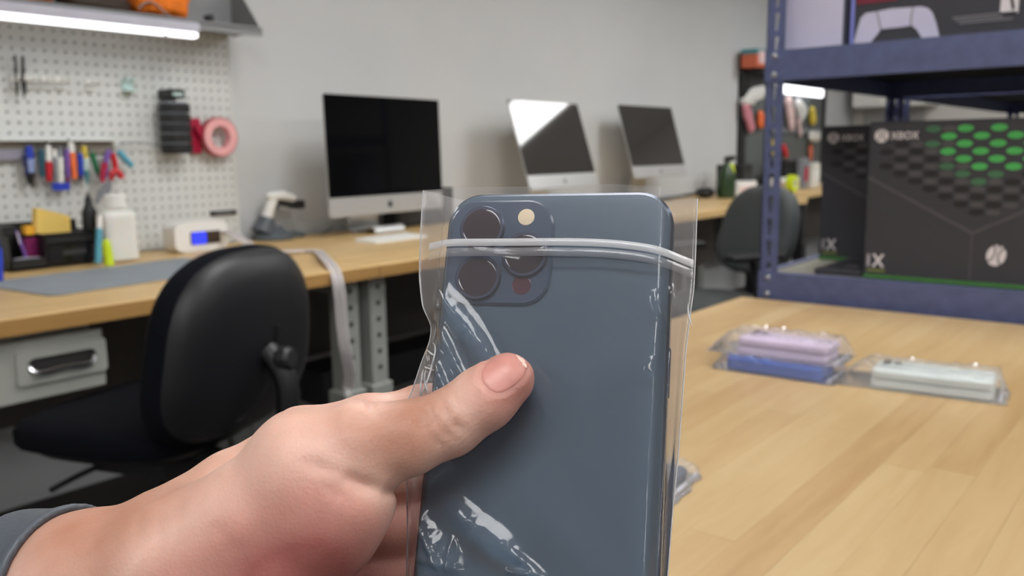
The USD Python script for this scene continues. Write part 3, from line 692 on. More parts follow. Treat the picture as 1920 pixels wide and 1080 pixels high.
# ------------------------------------------------------------------ three all-in-one desktop computers
def logo_shape(s):
    body = Point(-.32, 0).buffer(.62, 16).union(Point(.32, 0).buffer(.62, 16)).union(Point(-.2, -.45).buffer(.5, 16)).union(Point(.2, -.45).buffer(.5, 16))
    body = body.difference(Point(1.12, .12).buffer(.42, 16))
    leaf = Point(-.05, .95).buffer(.36, 16).intersection(Point(.33, .62).buffer(.42, 16))
    return affinity.scale(body.union(leaf), s, s, origin=(0, 0))
def computer(label, o, yaw, tilt, k, screen, logo):
    o = np.array(o); ca, sa = math.cos(yaw), math.sin(yaw)
    fy = .055 * k                      # the foot's middle lies this far behind the glass
    loc = np.array([o[0] - sa * fy, o[1] + ca * fy, ZB])
    t = Thing('desktop_computer', label, 'computer', loc, math.degrees(yaw), 'all-in-one desktop computers')
    c, s = math.cos(tilt), math.sin(tilt)
    up, bk = np.array([0, s, c]), np.array([0, c, -s]); og = np.array([0, -fy, o[2] - ZB])
    def D(m): return place(m, og, XV, up, bk)      # (x, height on the panel, depth behind the glass)
    w, h, ch = .65 * k, .388 * k, .075 * k
    g = ext(rrect(w, h, .006), .002); g.apply_translation([0, h / 2, -.0012])
    t.part('screen', D(g), screen, smooth=False)
    V = []
    for z, m_, mv in ((.0005, .002, .002), (.002, 0, 0), (.008, 0, 0), (.012, .01, .008), (.03, .1, .07), (.045, .2, .13), (.05, .26, .17)):
        e = np.array(rrect(w - 2 * m_ * k, h + ch - 2 * mv * k, .012).exterior.coords)[:-1]; V.append(np.c_[e[:, 0], e[:, 1] + (h - ch) / 2, np.full(len(e), z * k)])
    t.part('housing', D(rings(V)), 'aluminium', smooth=40)
    cn = ext(sbox(-w / 2 + .002, -ch + .003, w / 2 - .002, -.002).buffer(.0), .0006); cn.apply_translation([0, 0, -.0004])
    cp = t.part('chin', D(cn), 'aluminium', smooth=False)
    lg = ext(logo_shape(.0155 * k), .0006); lg.apply_translation([0, -ch / 2, -.001])
    t.part('logo', D(lg), logo, cp, smooth=False)
    # bent plate stand: foot, curve, neck up to the housing
    top = og + up * (.14 * k) + bk * (.046 * k)
    path = spline([[0, -.05 * k, .004], [0, .06 * k, .004], [0, .098 * k, .010], [0, .108 * k, .035], [0, (top[1] + .108 * k) / 2 + .004, (top[2] + .03) / 2], top], 40)
    T = np.gradient(path, axis=0); N = np.stack([T[:, 0] * 0, -T[:, 2], T[:, 1]], 1); N /= np.linalg.norm(N, axis=1)[:, None]
    V = []
    for p_, n_ in zip(path, N):
        V.append(np.array([p_ + XV * .085 * k + n_ * .0035, p_ - XV * .085 * k + n_ * .0035, p_ - XV * .085 * k - n_ * .0035, p_ + XV * .085 * k - n_ * .0035]))
    t.part('stand', rings(V), 'aluminium', smooth=40)
    return t
computer('nearest desktop computer with all black screen, at the left', (2.433, 2.612, 1.033), math.radians(2.86), math.radians(1.2), 1., 'screen_black', 'logo_dark')
computer('middle desktop computer tilted back, a bright ceiling panel mirrored in its screen', (3.691 * .98, 2.646 * .98, 1.2 - .12 * .98), math.radians(2.93), math.radians(17.5), .98, 'screen_grey', 'logo_grey')
computer('farthest desktop computer with plain dark grey tilted screen, at the right', (4.904 * .955, 2.762 * .955, 1.2 - .102 * .955), math.radians(-.6), math.radians(16.2), .955, 'screen_grey', 'logo_grey')
bx0, bx1 = ony(748, 400, 2.735)[0], ony(856, 352, 2.735)[0]
bt = ony(842, 352, 2.735)[2]
t = Thing('desk_speaker', 'black box speaker standing behind the nearest desktop computer', 'speaker', ((bx0 + bx1) / 2, 2.78, ZB))
t.part('cabinet', rbox((bx0, 2.755, ZB), (bx1, YP - .008, bt), .006), 'black_plastic', world=True)
t.part('grille', rbox((bx0 + .01, 2.75, ZB + .012), (bx1 - .01, 2.757, bt - .012), .003), 'charcoal', world=True)
k0 = onz(706, 457, ZB)
t = Thing('keyboard', 'white slim keyboard in front of the nearest desktop computer', 'keyboard', k0, 3.)
t.part('base', hull([[0, 0, .0], [.28, 0, .0], [.28, .112, .0], [0, .112, .0], [0, 0, .005], [.28, 0, .005], [.28, .112, .012], [0, .112, .012]]), 'white_plastic', smooth=False)
t.part('keys', cat([box((.006 + .0192 * i, .006 + .0178 * j, .0045 + .0011 * j), (.006 + .0192 * i + .017, .006 + .0178 * j + .0155, .008 + .0011 * j)) for i in range(14) for j in range(6)]), 'white_plastic', smooth=False, kind='stuff')

# black duster on the far part of the bench
a, b = ony(1215, 366, 2.62), ony(1322, 361, 2.62)
t = Thing('duster', 'black long handled duster with rounded head on the bench right of the farthest computer', 'duster', (b[0], b[1], ZB))
rh = b[2] - ZB
hd = trimesh.creation.icosphere(3); hd.apply_scale([.075, .06, min(rh, .05)]); hd.apply_translation([b[0], b[1], ZB + min(rh, .05)])
t.part('head', hd, 'black_plastic', smooth=60, world=True)
t.part('handle', lathe_on([a[0] - .05, a[1], ZB + .014], [b[0] - .05, b[1], ZB + min(rh, .05)], [(0, .009), (.05, .014), (.4, .013), (.5, .010), (1, .011)], 14), 'black_plastic', world=True)

# ------------------------------------------------------------------ chairs
def chair(label, loc, rot, shell, fabric, bh, sh, arms=False, lean=6.):
    """local: faces +y, backrest at y about -.26; bh: height of the backrest's middle, sh: seat top"""
    t = Thing('office_chair', label, 'chair', loc, rot)
    W, Hh = .226, .187
    def back(layers, e=2.9, taper=.10):
        V = []
        for y, s in layers:
            q = sup(56, W * s, Hh * s, e); z = q[:, 1] / Hh
            x = q[:, 0] * (1 - taper * z)
            yy = y + .03 * (x / W) ** 2 + .018 * z ** 2 - math.tan(math.radians(lean)) * q[:, 1]
            V.append(np.c_[x, -.26 + yy, bh + q[:, 1]])
        return rings(V)
    sp = t.part('back_shell', back([(-.05, .45), (-.047, .72), (-.038, .9), (-.024, .975), (-.010, 1.)]), shell, smooth=50)
    t.part('back_cushion', back([(-.010, .995), (.0, 1.03), (.025, 1.035), (.045, .98), (.058, .86), (.066, .6)]), fabric, smooth=50)
    # raised rim of the shell's lower panel
    arc = [[-.06 + .10 * math.cos(a), -.308 - .0, bh - .05 + .14 * math.sin(a)] for a in np.linspace(math.radians(200), math.radians(330), 20)]
    arc = [[.03, 0, bh + .03], [.028, 0, bh - .03], [.01, 0, bh - .085], [-.03, 0, bh - .125], [-.075, 0, bh - .148]]
    arc = spline(arc, 24)
    for p_ in arc:
        z = (p_[2] - bh) / Hh; x = p_[0]
        p_[1] = -.26 - .046 + .03 * (x / W) ** 2 + .018 * z ** 2 - math.tan(math.radians(lean)) * (p_[2] - bh) + .010 * max(0, (abs(z) - .5)) * 2
    t.part('shell_rib', tube(arc, .006, 8), shell, sp)
    t.part('back_bar', tube(spline([[0, -.30, bh - .02], [0, -.335, bh - .06], [0, -.34, bh - .16], [0, -.30, sh - .10], [0, -.2, sh - .115], [0, 0, sh - .115]], 40), .024, 12), 'black_plastic')
    t.part('height_knob', lathe_on([.0, -.325, bh - .035], [.0, -.36, bh - .03], [(0, .02), (.3, .026), (.8, .024), (1, .018)], 20), 'black_plastic')
    V = []
    for z, s in ((sh - .085, .55), (sh - .08, .86), (sh - .06, .95)):
        q = sup(56, .208 * s, .225 * s, 3.2); V.append(np.c_[q[:, 0] + .01, q[:, 1] + .035, np.full(56, z)])
    t.part('seat_pan', rings(V), shell, smooth=40)
    V = []
    for z, s in ((sh - .06, .96), (sh - .045, 1.), (sh - .02, 1.), (sh - .004, .95), (sh + .004, .8), (sh + .002, .4)):
        q = sup(56, .213 * s, .23 * s, 3.2); V.append(np.c_[q[:, 0] + .01, q[:, 1] + .035, np.full(56, z) - .03 * np.clip(q[:, 1] / .24, 0, 1) ** 3])
    t.part('seat', rings(V), fabric, smooth=50)
    t.part('tilt_lever', tube(spline([[-.03, .02, sh - .10], [-.16, .03, sh - .10], [-.25, .03, sh - .105]], 12), .006, 8), 'chrome' if arms else 'black_plastic')
    t.part('gas_lift', cat(rod((0, 0, .12), (0, 0, .34), .03), rod((0, 0, .3), (0, 0, sh - .10), .018), box((-.08, -.09, sh - .135), (.08, .09, sh - .085))), 'black_plastic')
    for k in range(5):
        an = k * 2 * math.pi / 5 + .3; d = np.array([math.cos(an), math.sin(an), 0])
        lg = t.part('base_arm', hull(rod(d * .03 + [0, 0, .10], d * .03 + [0, 0, .15], .03).vertices, rod(d * .30 + [0, 0, .065], d * .30 + [0, 0, .09], .018).vertices), 'black_plastic')
        t.part('caster', cat(rod(d * .30 + np.cross(d, ZV) * .022 + [0, 0, .0275], d * .30 + np.cross(d, ZV) * .006 + [0, 0, .0275], .0275), rod(d * .30 - np.cross(d, ZV) * .022 + [0, 0, .0275], d * .30 - np.cross(d, ZV) * .006 + [0, 0, .0275], .0275), rod(d * .3 + [0, 0, .03], d * .3 + [0, 0, .07], .006)), 'black_plastic', lg)
    if arms:
        for s in (-1, 1):
            am = t.part('armrest', tube(spline([[s * .2, .0, sh - .09], [s * .27, 0, sh - .06], [s * .28, 0, sh + .08], [s * .27, .02, sh + .19]], 24), .016, 10), 'black_plastic')
            t.part('arm_pad', rbox((s * .27 - .04, -.12, sh + .185), (s * .27 + .04, .14, sh + .215), .014), 'black_plastic', am)
    return t
chair('black office chair pushed up to the workbench on the left', (.912, 1.75, 0), 20., 'chair_shell', 'chair_fabric', .825, .672)
E2 = ony(1400, 374, 1.86)
chair('grey high backed office chair standing behind the steel rack post', (3.47, 1.67, 0), 62., 'grey_mesh', 'grey_mesh', .84, .56, True, 14.)

# ------------------------------------------------------------------ far workstation with the dark tool board
YB = 2.862
def Q(x, y, o=0.): return ony(x, y, YB - o)
x0, x1 = Q(1389, 250)[0], Q(1543, 250)[0]
zt = Q(1400, 130)[2]
t = Thing('tool_board', 'dark grey tool board with black frame above the far workbench', 'pegboard', ((x0 + x1) / 2, YB, ZB))
t.part('panel', box((x0, YB, ZB + .001), (x1, YW, zt)), 'board_grey', smooth=False, world=True)
for nm, lo, hi in (('frame_upright', (x0 - .02, YB - .015, ZB + .001), (x0 + .06, YW, zt + .12)), ('frame_upright', (x1 - .04, YB - .02, ZB + .001), (x1, YW, zt)), ('header', (x0 + .05, YB - .02, Q(1400, 163)[2]), (x1 - .04, YW, zt))):
    t.part(nm, rbox(lo, hi, .005), 'black_plastic', world=True)
t.part('top_shelf', box((x0 + .03, 2.70, zt - .02), (x1 - .04, YW - .002, zt - .0005)), 'black_plastic', smooth=False, world=True)
t.part('magnet_strip', box((x0 + .5, YB - .02, Q(1500, 250)[2]), (x1 - .1, YB, Q(1500, 241)[2])), 'tool_grey', smooth=False, world=True)
lz = Q(1500, 170, .08)
t = Thing('tube_light', 'short glowing tube light at the top of the far dark tool board', 'lamp', (lz[0], YB - .08, lz[2]))
tx0, tx1 = Q(1462, 168, .09)[0], Q(1541, 172, .09)[0]
t.part('housing', rbox((tx0, YB - .10, lz[2] + .035), (tx1, YB, lz[2] + .06), .005), 'lamp_body', world=True)
t.part('tube', rbox((tx0, YB - .11, lz[2] - .04), (tx1, YB - .07, lz[2] + .036), .015), 'tube_glow', world=True)
t = Thing('wall_hook', 'white curved fixture at the left of the far tool board', 'bracket', Q(1408, 178))
t.part('arm', hull(*[trimesh.creation.icosphere(2, r_).vertices * [1, .4, 1] + Q(x, y, .05) for x, y, r_ in ((1400, 188, .04), (1412, 176, .05), (1430, 172, .05))]), 'white_plastic', world=True)
t.part('foot', rbox(Q(1402, 190, .05) - [.03, 0, .02], Q(1402, 190, .0) + [.03, 0, .02], .005), 'white_plastic', world=True)
def lump(name, label, cat_, px_, rr, m, off=.04, grip='black_plastic'):
    """a handled tool hung on the far board: a tapered head through the given points and a loop"""
    t = Thing(name, label, cat_, Q(*px_[0], off))
    t.part('handle', hull(*[trimesh.creation.icosphere(2, r_).vertices * [1, .6, 1] + Q(x, y, off) for (x, y), r_ in zip(px_, rr)]), m, smooth=50, world=True)
    p_ = Q(*px_[0], off)
    t.part('hanger', rod(p_ + [0, off, rr[0] * .5], p_ + [0, -.02, rr[0] * .5], .006), grip, world=True)
lump('heat_glove', 'dusky pink glove hanging at the left of the far tool board', 'glove', [(1399, 200), (1402, 215), (1408, 238)], [.045, .05, .045], 'pink')
lump('tape_gun', 'orange tool hanging on the far tool board beside the rack post', 'tool', [(1426, 216), (1427, 230)], [.04, .05], 'orange_plastic')
lump('spray_nozzle', 'long pale pink tool hanging under the far tube light', 'tool', [(1478, 190), (1482, 215), (1484, 235)], [.05, .055, .045], 'tape_core')
lump('heat_gun', 'white curved gun shaped tool hanging right of the pale pink one', 'tool', [(1496, 195), (1506, 208), (1502, 222)], [.05, .055, .03], 'white_plastic')
lump('heat_gun_grip', 'thin white handle hanging below the white gun shaped tool', 'tool', [(1498, 225), (1501, 252)], [.022, .02], 'tape_core')
lump('tape_measure', 'yellow tool hanging at the right of the far tool board', 'tool', [(1523, 208), (1524, 225)], [.04, .05], 'yellow_plastic')
lump('dispenser', 'cream dispenser low at the right of the far tool board', 'dispenser', [(1522, 256), (1532, 256)], [.05, .05], 'beige_metal')
lump('screwdriver', 'red handled screwdriver on the far tool board right beside the rack post', 'screwdriver', [(1470, 278), (1474, 290)], [.035, .03], 'red_plastic')
lump('screwdriver', 'pale red screwdriver low at the right of the far tool board', 'screwdriver', [(1520, 278), (1520, 296)], [.03, .025], 'coral')
lump('hand_tool', 'yellow and green tool end seen through the slot of the rack post', 'tool', [(1446, 266), (1446, 284)], [.03, .035], 'yellow_plastic')
def onbench(name, label, cat_, x0_, x1_, ytop, ybot, m, depth=.12, parts=None, Y=2.55):
    zb = ZB; a = ony(x0_, ybot, Y); b = ony(x1_, ybot, Y); tz = ony((x0_ + x1_) / 2, ytop, Y)[2]
    t = Thing(name, label, cat_, ((a[0] + b[0]) / 2, Y + depth / 2, zb))
    t.part('body', rbox((a[0], Y, zb), (b[0], Y + depth, tz), .012), m, world=True)
    if parts: t.part(parts[0], rbox((a[0] + .02, Y - .004, zb + (tz - zb) * .25), (b[0] - .02, Y + .001, zb + (tz - zb) * .7), .002), parts[1], world=True)
    return t
onbench('power_supply', 'black power supply box on the far bench left of the rack post', 'power supply', 1392, 1412, 308, 340, 'black_plastic', .2, ('front_panel', 'charcoal'))
onbench('power_supply', 'black tool case on the far bench below the red screwdriver', 'case', 1474, 1500, 300, 340, 'black_plastic', .15, ('front_panel', 'charcoal'), 2.6)
onbench('paper_stack', 'white sheets stacked on the far bench left of the rack post', 'paper', 1385, 1420, 340, 346, 'white_plastic', .14, ('label_strip', 'tape_core'), 2.45)
onbench('paper_stack', 'white sheets stacked on the far bench right of the rack post', 'paper', 1458, 1500, 333, 342, 'white_plastic', .09, ('label_strip', 'tape_core'), 2.5)
onbench('glue_tube', 'grey upright tube on the far bench under the cream dispenser', 'tube', 1506, 1516, 296, 340, 'tool_grey', .06, ('cap_band', 'crimson'), 2.5)
onbench('spray_can', 'pale spray can at the right end of the far bench', 'can', 1524, 1538, 305, 340, 'beige_metal', .08, ('label_band', 'white_plastic'), 2.5)
tb = ony(1487, 328, 2.42)
t = Thing('tape_roll', 'bright lime roll of tape standing on the far bench before the white sheets', 'tape', (tb[0], 2.4, ZB))
rr = .062; t.part('tape', place(ext(Point(0, 0).buffer(rr, 24).difference(Point(0, 0).buffer(.03, 16)), .05), [tb[0], 2.45, ZB + rr], XV, ZV, -YV), 'lime', world=True)
t.part('core', place(ext(Point(0, 0).buffer(.03, 16).difference(Point(0, 0).buffer(.026, 16)), .051), [tb[0], 2.4505, ZB + rr], XV, ZV, -YV), 'beige_metal', world=True)
gb = ony(1362, 345, 2.5); gx = gb[0]
gz1 = ony(1362, 322, 2.5)[2]; gz2 = ony(1364, 296, 2.5)[2]
t = Thing('spray_bottle', 'dark green bottle with lime label and trigger on the far bench', 'bottle', (gx, 2.5, ZB))
t.part('bottle', lathe_on([gx, 2.5, ZB], [gx, 2.5, gz1 + .06], [(0, .055), (.05, .06), (.6, .06), (.8, .04), (1, .018)], 20), 'bottle_green', world=True)
t.part('label', lathe_on([gx + .02, 2.5, gz1 - .01], [gx + .02, 2.5, gz1 + .05], [(0, .045), (1, .035)], 20), 'lime', world=True)
t.part('trigger', hull(trimesh.creation.icosphere(1, .022).vertices + [gx, 2.5, gz1 + .08], trimesh.creation.icosphere(1, .016).vertices + [gx + .01, 2.46, gz2]), 'black_plastic', world=True)
cb0, cb1 = ony(1413, 128, 2.74), ony(1436, 128, 2.74); zt2 = ony(1420, 92, 2.74)[2]
t = Thing('cardboard_box', 'small coral and teal box on top of the far tool board', 'box', ((cb0[0] + cb1[0]) / 2, 2.76, zt))
t.part('body', rbox((cb0[0], 2.72, zt), (cb1[0] + .1, 2.84, zt2 - (zt2 - zt) * .28), .004), 'coral', world=True)
t.part('lid', rbox((cb0[0] - .002, 2.718, zt2 - (zt2 - zt) * .28), (cb1[0] + .102, 2.842, zt2), .004), 'teal', world=True)
t.part('label', rbox((cb0[0] + .04, 2.716, zt + .03), (cb1[0] - .03, 2.721, zt + .12), .002), 'tape_core', world=True)

# ------------------------------------------------------------------ far end of the room
wa, wb = onx(1600, 166, XE - .35), onx(1742, 196, XE - .35)
t = Thing('wall_cabinet', 'long white wall cabinet on the end wall seen under the rack shelf', 'cabinet', (XE - .175, (wa[1] + wb[1]) / 2, wb[2]))
t.part('body', box((XE - .35, wb[1], wb[2]), (XE, wa[1], wb[2] + .5)), 'white_plastic', smooth=False, world=True)
for i in range(3):
    ya, yb2 = wa[1] - (wa[1] - wb[1]) * i / 3, wa[1] - (wa[1] - wb[1]) * (i + 1) / 3
    t.part('door', rbox((XE - .368, yb2 + .004, wb[2] + .003), (XE - .35, ya - .004, wb[2] + .497), .003), 'white_plastic', world=True)
t = Thing('notice_board', 'pale grey board on the end wall below the white cabinet', 'board', (XE - .01, (wa[1] + wb[1]) / 2, wb[2] - .3))
t.part('board', box((XE - .02, wb[1] + .12, wb[2] - .42), (XE, wa[1], wb[2] - .02)), 'niche_grey', smooth=False, world=True)
t.part('rim', box((XE - .024, wb[1] + .12, wb[2] - .44), (XE, wa[1], wb[2] - .42)), 'white_plastic', smooth=False, world=True)

# ------------------------------------------------------------------ steel racks
RX = 1.80
ry0 = onx(1437, 100, RX)[1]; ry1 = onx(1471, 100, RX)[1]
RW, RY = ry0 - ry1, -.46
zu1, zu0 = onx(1450, 95, RX)[2], onx(1450, 152, RX)[2]
zl1, zl0 = onx(1455, 511, RX)[2], onx(1455, 511, RX)[2] - .06
def rack(label, x0, x1):
    t = Thing('storage_rack', label, 'shelving', ((x0 + x1) / 2, (ry0 + RY) / 2, 0))
    ZT = 1.95
    for cx_, sx in ((x0, 1), (x1, -1)):
        for cy_, sy in ((ry0, -1), (RY, 1)):
            def flange(w):
                pl = sbox(0, 0, w, ZT)
                hs = []
                for z in np.arange(.03, ZT - .05, .0475):
                    hs.append(Point(w / 2, z + .016).buffer(.0062, 8).union(Polygon([(w / 2 - .0045, z + .012), (w / 2 + .0045, z + .012), (w / 2 + .0025, z - .012), (w / 2 - .0025, z - .012)])).union(Point(w / 2, z - .012).buffer(.0026, 6)))
                return ext(pl.difference(unary_union(hs)), .0022)
            fl = cat(place(flange(RW), [cx_, cy_, 0], YV * sy, ZV, XV * sx), place(flange(RW), [cx_, cy_, 0], XV * sx, ZV, YV * sy))
            t.part('post', fl, 'rack_paint', smooth=False, world=True)
    for z0, z1 in ((zl0, zl1), (zu0, zu1), (.24, .30)):
        m = .0024
        def beam(a, b, inward):
            # a channel: face plate, top lip, bottom lip
            a, b = np.array(a, float), np.array(b, float); d = (b - a) / np.linalg.norm(b - a); L = np.linalg.norm(b - a)
            pr = Polygon([(0, 0), (.012, 0), (.012, .002), (.002, .002), (.002, z1 - z0 - .002), (.02, z1 - z0 - .002), (.02, z1 - z0), (0, z1 - z0)])
            return place(ext(pr, L), [a[0], a[1], z0], inward, ZV, d)
        t.part('beam', beam((x0 - .003, ry0, 0), (x0 - .003, RY, 0), XV), 'rack_paint', smooth=False, world=True)
        t.part('beam', beam((x1 + .003, ry0, 0), (x1 + .003, RY, 0), -XV), 'rack_paint', smooth=False, world=True)
        t.part('beam', beam((x0, ry0 + .003, 0), (x1, ry0 + .003, 0), -YV), 'rack_paint', smooth=False, world=True)
        t.part('beam', beam((x0, RY - .003, 0), (x1, RY - .003, 0), YV), 'rack_paint', smooth=False, world=True)
        dk = t.part('shelf_deck', box((x0 + m, RY + m, z1 - .014), (x1 - m, ry0 - m, z1 - .0025)), 'rack_deck', smooth=False, world=True)
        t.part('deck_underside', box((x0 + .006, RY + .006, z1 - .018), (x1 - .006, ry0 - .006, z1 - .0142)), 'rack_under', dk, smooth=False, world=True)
        for cy_ in (ry0 - RW / 2, RY + RW / 2):
            for zz in (z0 + .012, z1 - .012):
                t.part('rivet', lathe_on([x0 - .0025, cy_, zz], [x0 - .0065, cy_, zz], [(0, .0062), (.5, .006), (1, .003)], 12), 'rivet', world=True)
    return t
rack('dark blue steel storage rack behind the maple table', RX, 2.70)
rack('second steel rack standing close behind the first one', 2.76, 4.55)
t = Thing('carton', 'white carton on the second steel rack at the right edge', 'box', (4.3, .5, zl1))
cy0 = onx(1899, 205, 4.3)[1]
t.part('body', rbox((4.3, cy0 - .3, zl1 - .0025), (4.5, cy0, zl1 + .36), .004), 'lavender_white', world=True)
t.part('tape_strip', box((4.298, cy0 - .17, zl1 + .01), (4.3005, cy0 - .12, zl1 + .35)), 'tape_core', smooth=False, world=True)

# ------------------------------------------------------------------ game console boxes: local a = to the right on the front (-y), z up, front at x = 0
def face(poly, h, a=0., z=0., x=-.0004):
    m = ext(poly, h); return place(m, [x, -a, z], -YV, ZV, -XV)
def text_on(s, h, a, z, rot=0, bold=True):
    m = meshkit.text_mesh(s, h, .0006, bold)
    if rot: m.apply_transform(trimesh.transformations.rotation_matrix(math.radians(rot), [0, 0, 1]))
    return place(m, [-.0004, -a, z], -YV, ZV, -XV)
def ball_logo(r):
    c = Point(0, 0).buffer(r, 32)
    def arc(sx):
        o = Point(sx * r * 1.15, r * .1).buffer(r * 1.02, 32); i = Point(sx * r * 1.15, r * .1).buffer(r * .86, 32)
        return o.difference(i)
    cut = unary_union([arc(-1), arc(1), Polygon([(-.2 * r, r * 1.1), (.2 * r, r * 1.1), (0, .62 * r)])])
    return c.difference(cut)
BW, BH, BD = .40, .318, .215
def console_box(label, loc):
    t = Thing('console_box', label, 'box', loc, 0., 'black game console boxes')
    t.part('carton', rbox((0, -BW, 0), (BD, 0, BH), .003), 'box_black', smooth=30)
    ap, lf, zl, za = .199, .0, .211, .106      # the V: from the edges at zl down to the apex at za
    k = (zl - za) / ap
    inside = lambda a, z, mrg=0: z > za + abs(a - ap) * k + mrg
    v = Polygon([(0, zl), (ap, za), (2 * ap, zl), (2 * ap, zl - .006), (ap, za - .007), (0, zl - .006)])
    t.part('edge_line', face(v.union(sbox(ap - .0015, .012, ap + .0015, za)), .0004), 'box_grey', smooth=False)
    green, dim, hole, gap = [], [], [], []
    for j in range(-4, 24):
        for i in range(-1, 9):
            a = .1473 + (i - 2) * .0563 + (.02815 if j % 2 else 0); z = .301 - (j - 3) * .01435
            if z > BH - .004 or a < .012 or a > BW - .012 or not inside(a, z, .016): continue
            if a < .112 and z > .274: continue     # the wordmark stands here
            dd = math.hypot((a - .222) / .105, (z - .285) / .085)
            e = affinity.scale(Point(a, z).buffer(1, 10), .0138, .0066)
            (green if dd < .82 else dim if dd < 1.02 else hole).append(e)
            g2 = affinity.scale(Point(a + .02815, z).buffer(1, 8), .0125, .0058)
            if inside(a + .02815, z, .014) and a + .02815 < BW - .012 and dd > .95: gap.append(g2)
    for nm, es, m in (('green_cells', green, 'box_green'), ('dim_cells', dim, 'box_green_dim'), ('dark_cells', hole, 'box_hole'), ('grey_cells', gap, 'box_grey')):
        t.part(nm, face(unary_union(es), .0003), m, smooth=False, kind='stuff')
    t.part('emblem', face(ball_logo(.0135), .0005, .0236, .29), 'print_white', smooth=False)
    t.part('wordmark', text_on('XBOX', .0135, .041, .2832), 'print_white', smooth=False)
    t.part('emblem', face(affinity.rotate(affinity.scale(ball_logo(.019), .86, 1.06), -14, origin=(0, 0)), .0005, .2424, .0625), 'print_white', smooth=False)
    t.part('model_mark', cat(text_on('SERIES', .0052, .0125, .0255, 90, True), text_on('X', .0255, .0165, .0255)), 'print_white', smooth=False)
    t.part('lime_line', face(sbox(.008, .0165, .043, .0195), .0004), 'box_lime', smooth=False)
    t.part('green_stripe', face(sbox(.001, .002, BW - .001, .0095), .0004), 'box_stripe', smooth=False)
    return t
g0 = onx(1627, 326, 1.835)
cbx = console_box('black game console box with green cells, in front on the lower shelf', (1.835, g0[1], zl1 - .002))
g1 = onx(1545, 238, 2.085)
dup(cbx, 'second black game console box, half hidden behind the front one', (2.085, g1[1], zl1 - .002))
fa, fb = onx(1535, 512, 1.87), onx(1622, 520, 1.87)
t = Thing('flat_case', 'flat black case lying in front of the half hidden console box', 'case', (1.95, (fa[1] + fb[1]) / 2, zl1))
t.part('case', rbox((1.84, g0[1] + .004, zl1 - .0025), (2.07, fa[1], zl1 + .010), .003), 'box_black', world=True)
t.part('sticker', box((1.90, fa[1] - .07, zl1 + .0095), (1.93, fa[1] - .045, zl1 + .0105)), 'print_grey', smooth=False, world=True)

FX = 1.838
def U(x, y): p = onx(x, y, FX); return np.array([-p[1], p[2]])
zs = zu1 - .002
def upper_box(label, ya, yb, m):
    t = Thing('console_box', label, 'box', (FX, ya, zs)); t.part('carton', rbox((FX, yb, zs), (FX + .24, ya, zs + .36), .003), m, world=True); return t
def onface(poly, h=.0006): return place(ext(poly, h), [FX - .0003, 0, 0], -YV, ZV, -XV)
ya, yb = onx(1458, 60, FX)[1], onx(1592, 60, FX)[1]
ya = min(ya, ry1 - .001)
t = upper_box('game console box with plain pale lavender front on the upper shelf', ya, yb + .004, 'console_navy')
wp = Polygon([(U(1474, 60)[0], zs + .003), (U(1580, 60)[0], zs + .003), (U(1580, 60)[0], zs + .35), (U(1474, 60)[0], zs + .35)])
t.part('white_panel', onface(wp), 'lavender_white', smooth=False, world=True)
t = upper_box('game console box printed with a white controller on the upper shelf', yb, yb - .43, 'box_black')
t.part('spine_stripe', onface(sbox(U(1594, 60)[0], zs + .002, U(1601, 60)[0], zs + .355)), 'print_blue', smooth=False, world=True)
t.part('red_band', onface(sbox(U(1604, 60)[0], U(1640, 5)[1], U(1680, 60)[0], zs + .2)), 'print_red', smooth=False, world=True)
px_ = [(695, 312), (700, 290), (720, 215), (745, 130), (780, 95), (860, 83), (960, 62), (1120, 52), (1180, 46), (1230, 58), (1262, 92), (1290, 170), (1313, 275), (1190, 282), (1150, 215), (1110, 183), (1040, 195), (890, 210), (862, 250), (815, 306)]
cpoly = Polygon([U(1420 + x / 3.84, y / 3.84) for x, y in px_]).buffer(-.0015).buffer(.0015)
cl = cpoly.bounds[1]
cpoly = cpoly.intersection(sbox(-2, zs + .001, 2, 3))
t.part('controller_print', onface(cpoly), 'lavender_white', smooth=False, world=True)
for q_ in ([(862, 85), (885, 190), (892, 210)], [(1122, 52), (1105, 150), (1110, 183)]):
    from shapely.geometry import LineString
    ln = LineString([U(1420 + x / 3.84, y / 3.84) for x, y in q_]).buffer(.0012)
    t.part('print_seam', onface(ln, .0009), 'print_grey', smooth=False, world=True)
r0_, r1_ = U(1875, 28), U(1909, 26)
t.part('rating_label', onface(sbox(r0_[0], r0_[1] + .001, r1_[0], r0_[1] + .05)), 'print_white', smooth=False, world=True)
tm = meshkit.text_mesh('T', .026, .0006, True)
tm.apply_transform(trimesh.transformations.rotation_matrix(math.radians(12), [0, 0, 1]))
t.part('rating_letter', place(tm, [FX - .0008, -(r0_[0] + .009), r0_[1] + .006], -YV, ZV, -XV), 'box_hole', smooth=False, world=True)
ln0, ln1 = U(1785, 40), U(1905, 36)
for k_, (dz, f0, f1) in enumerate(((.006, 0., 1.), (.0005, .05, .8), (-.005, .12, .95))):
    t.part('fine_print', onface(sbox(ln0[0] + (ln1[0] - ln0[0]) * f0, ln0[1] + dz - .0016, ln0[0] + (ln1[0] - ln0[0]) * f1, ln0[1] + dz + .0016)), 'print_grey', smooth=False, world=True)

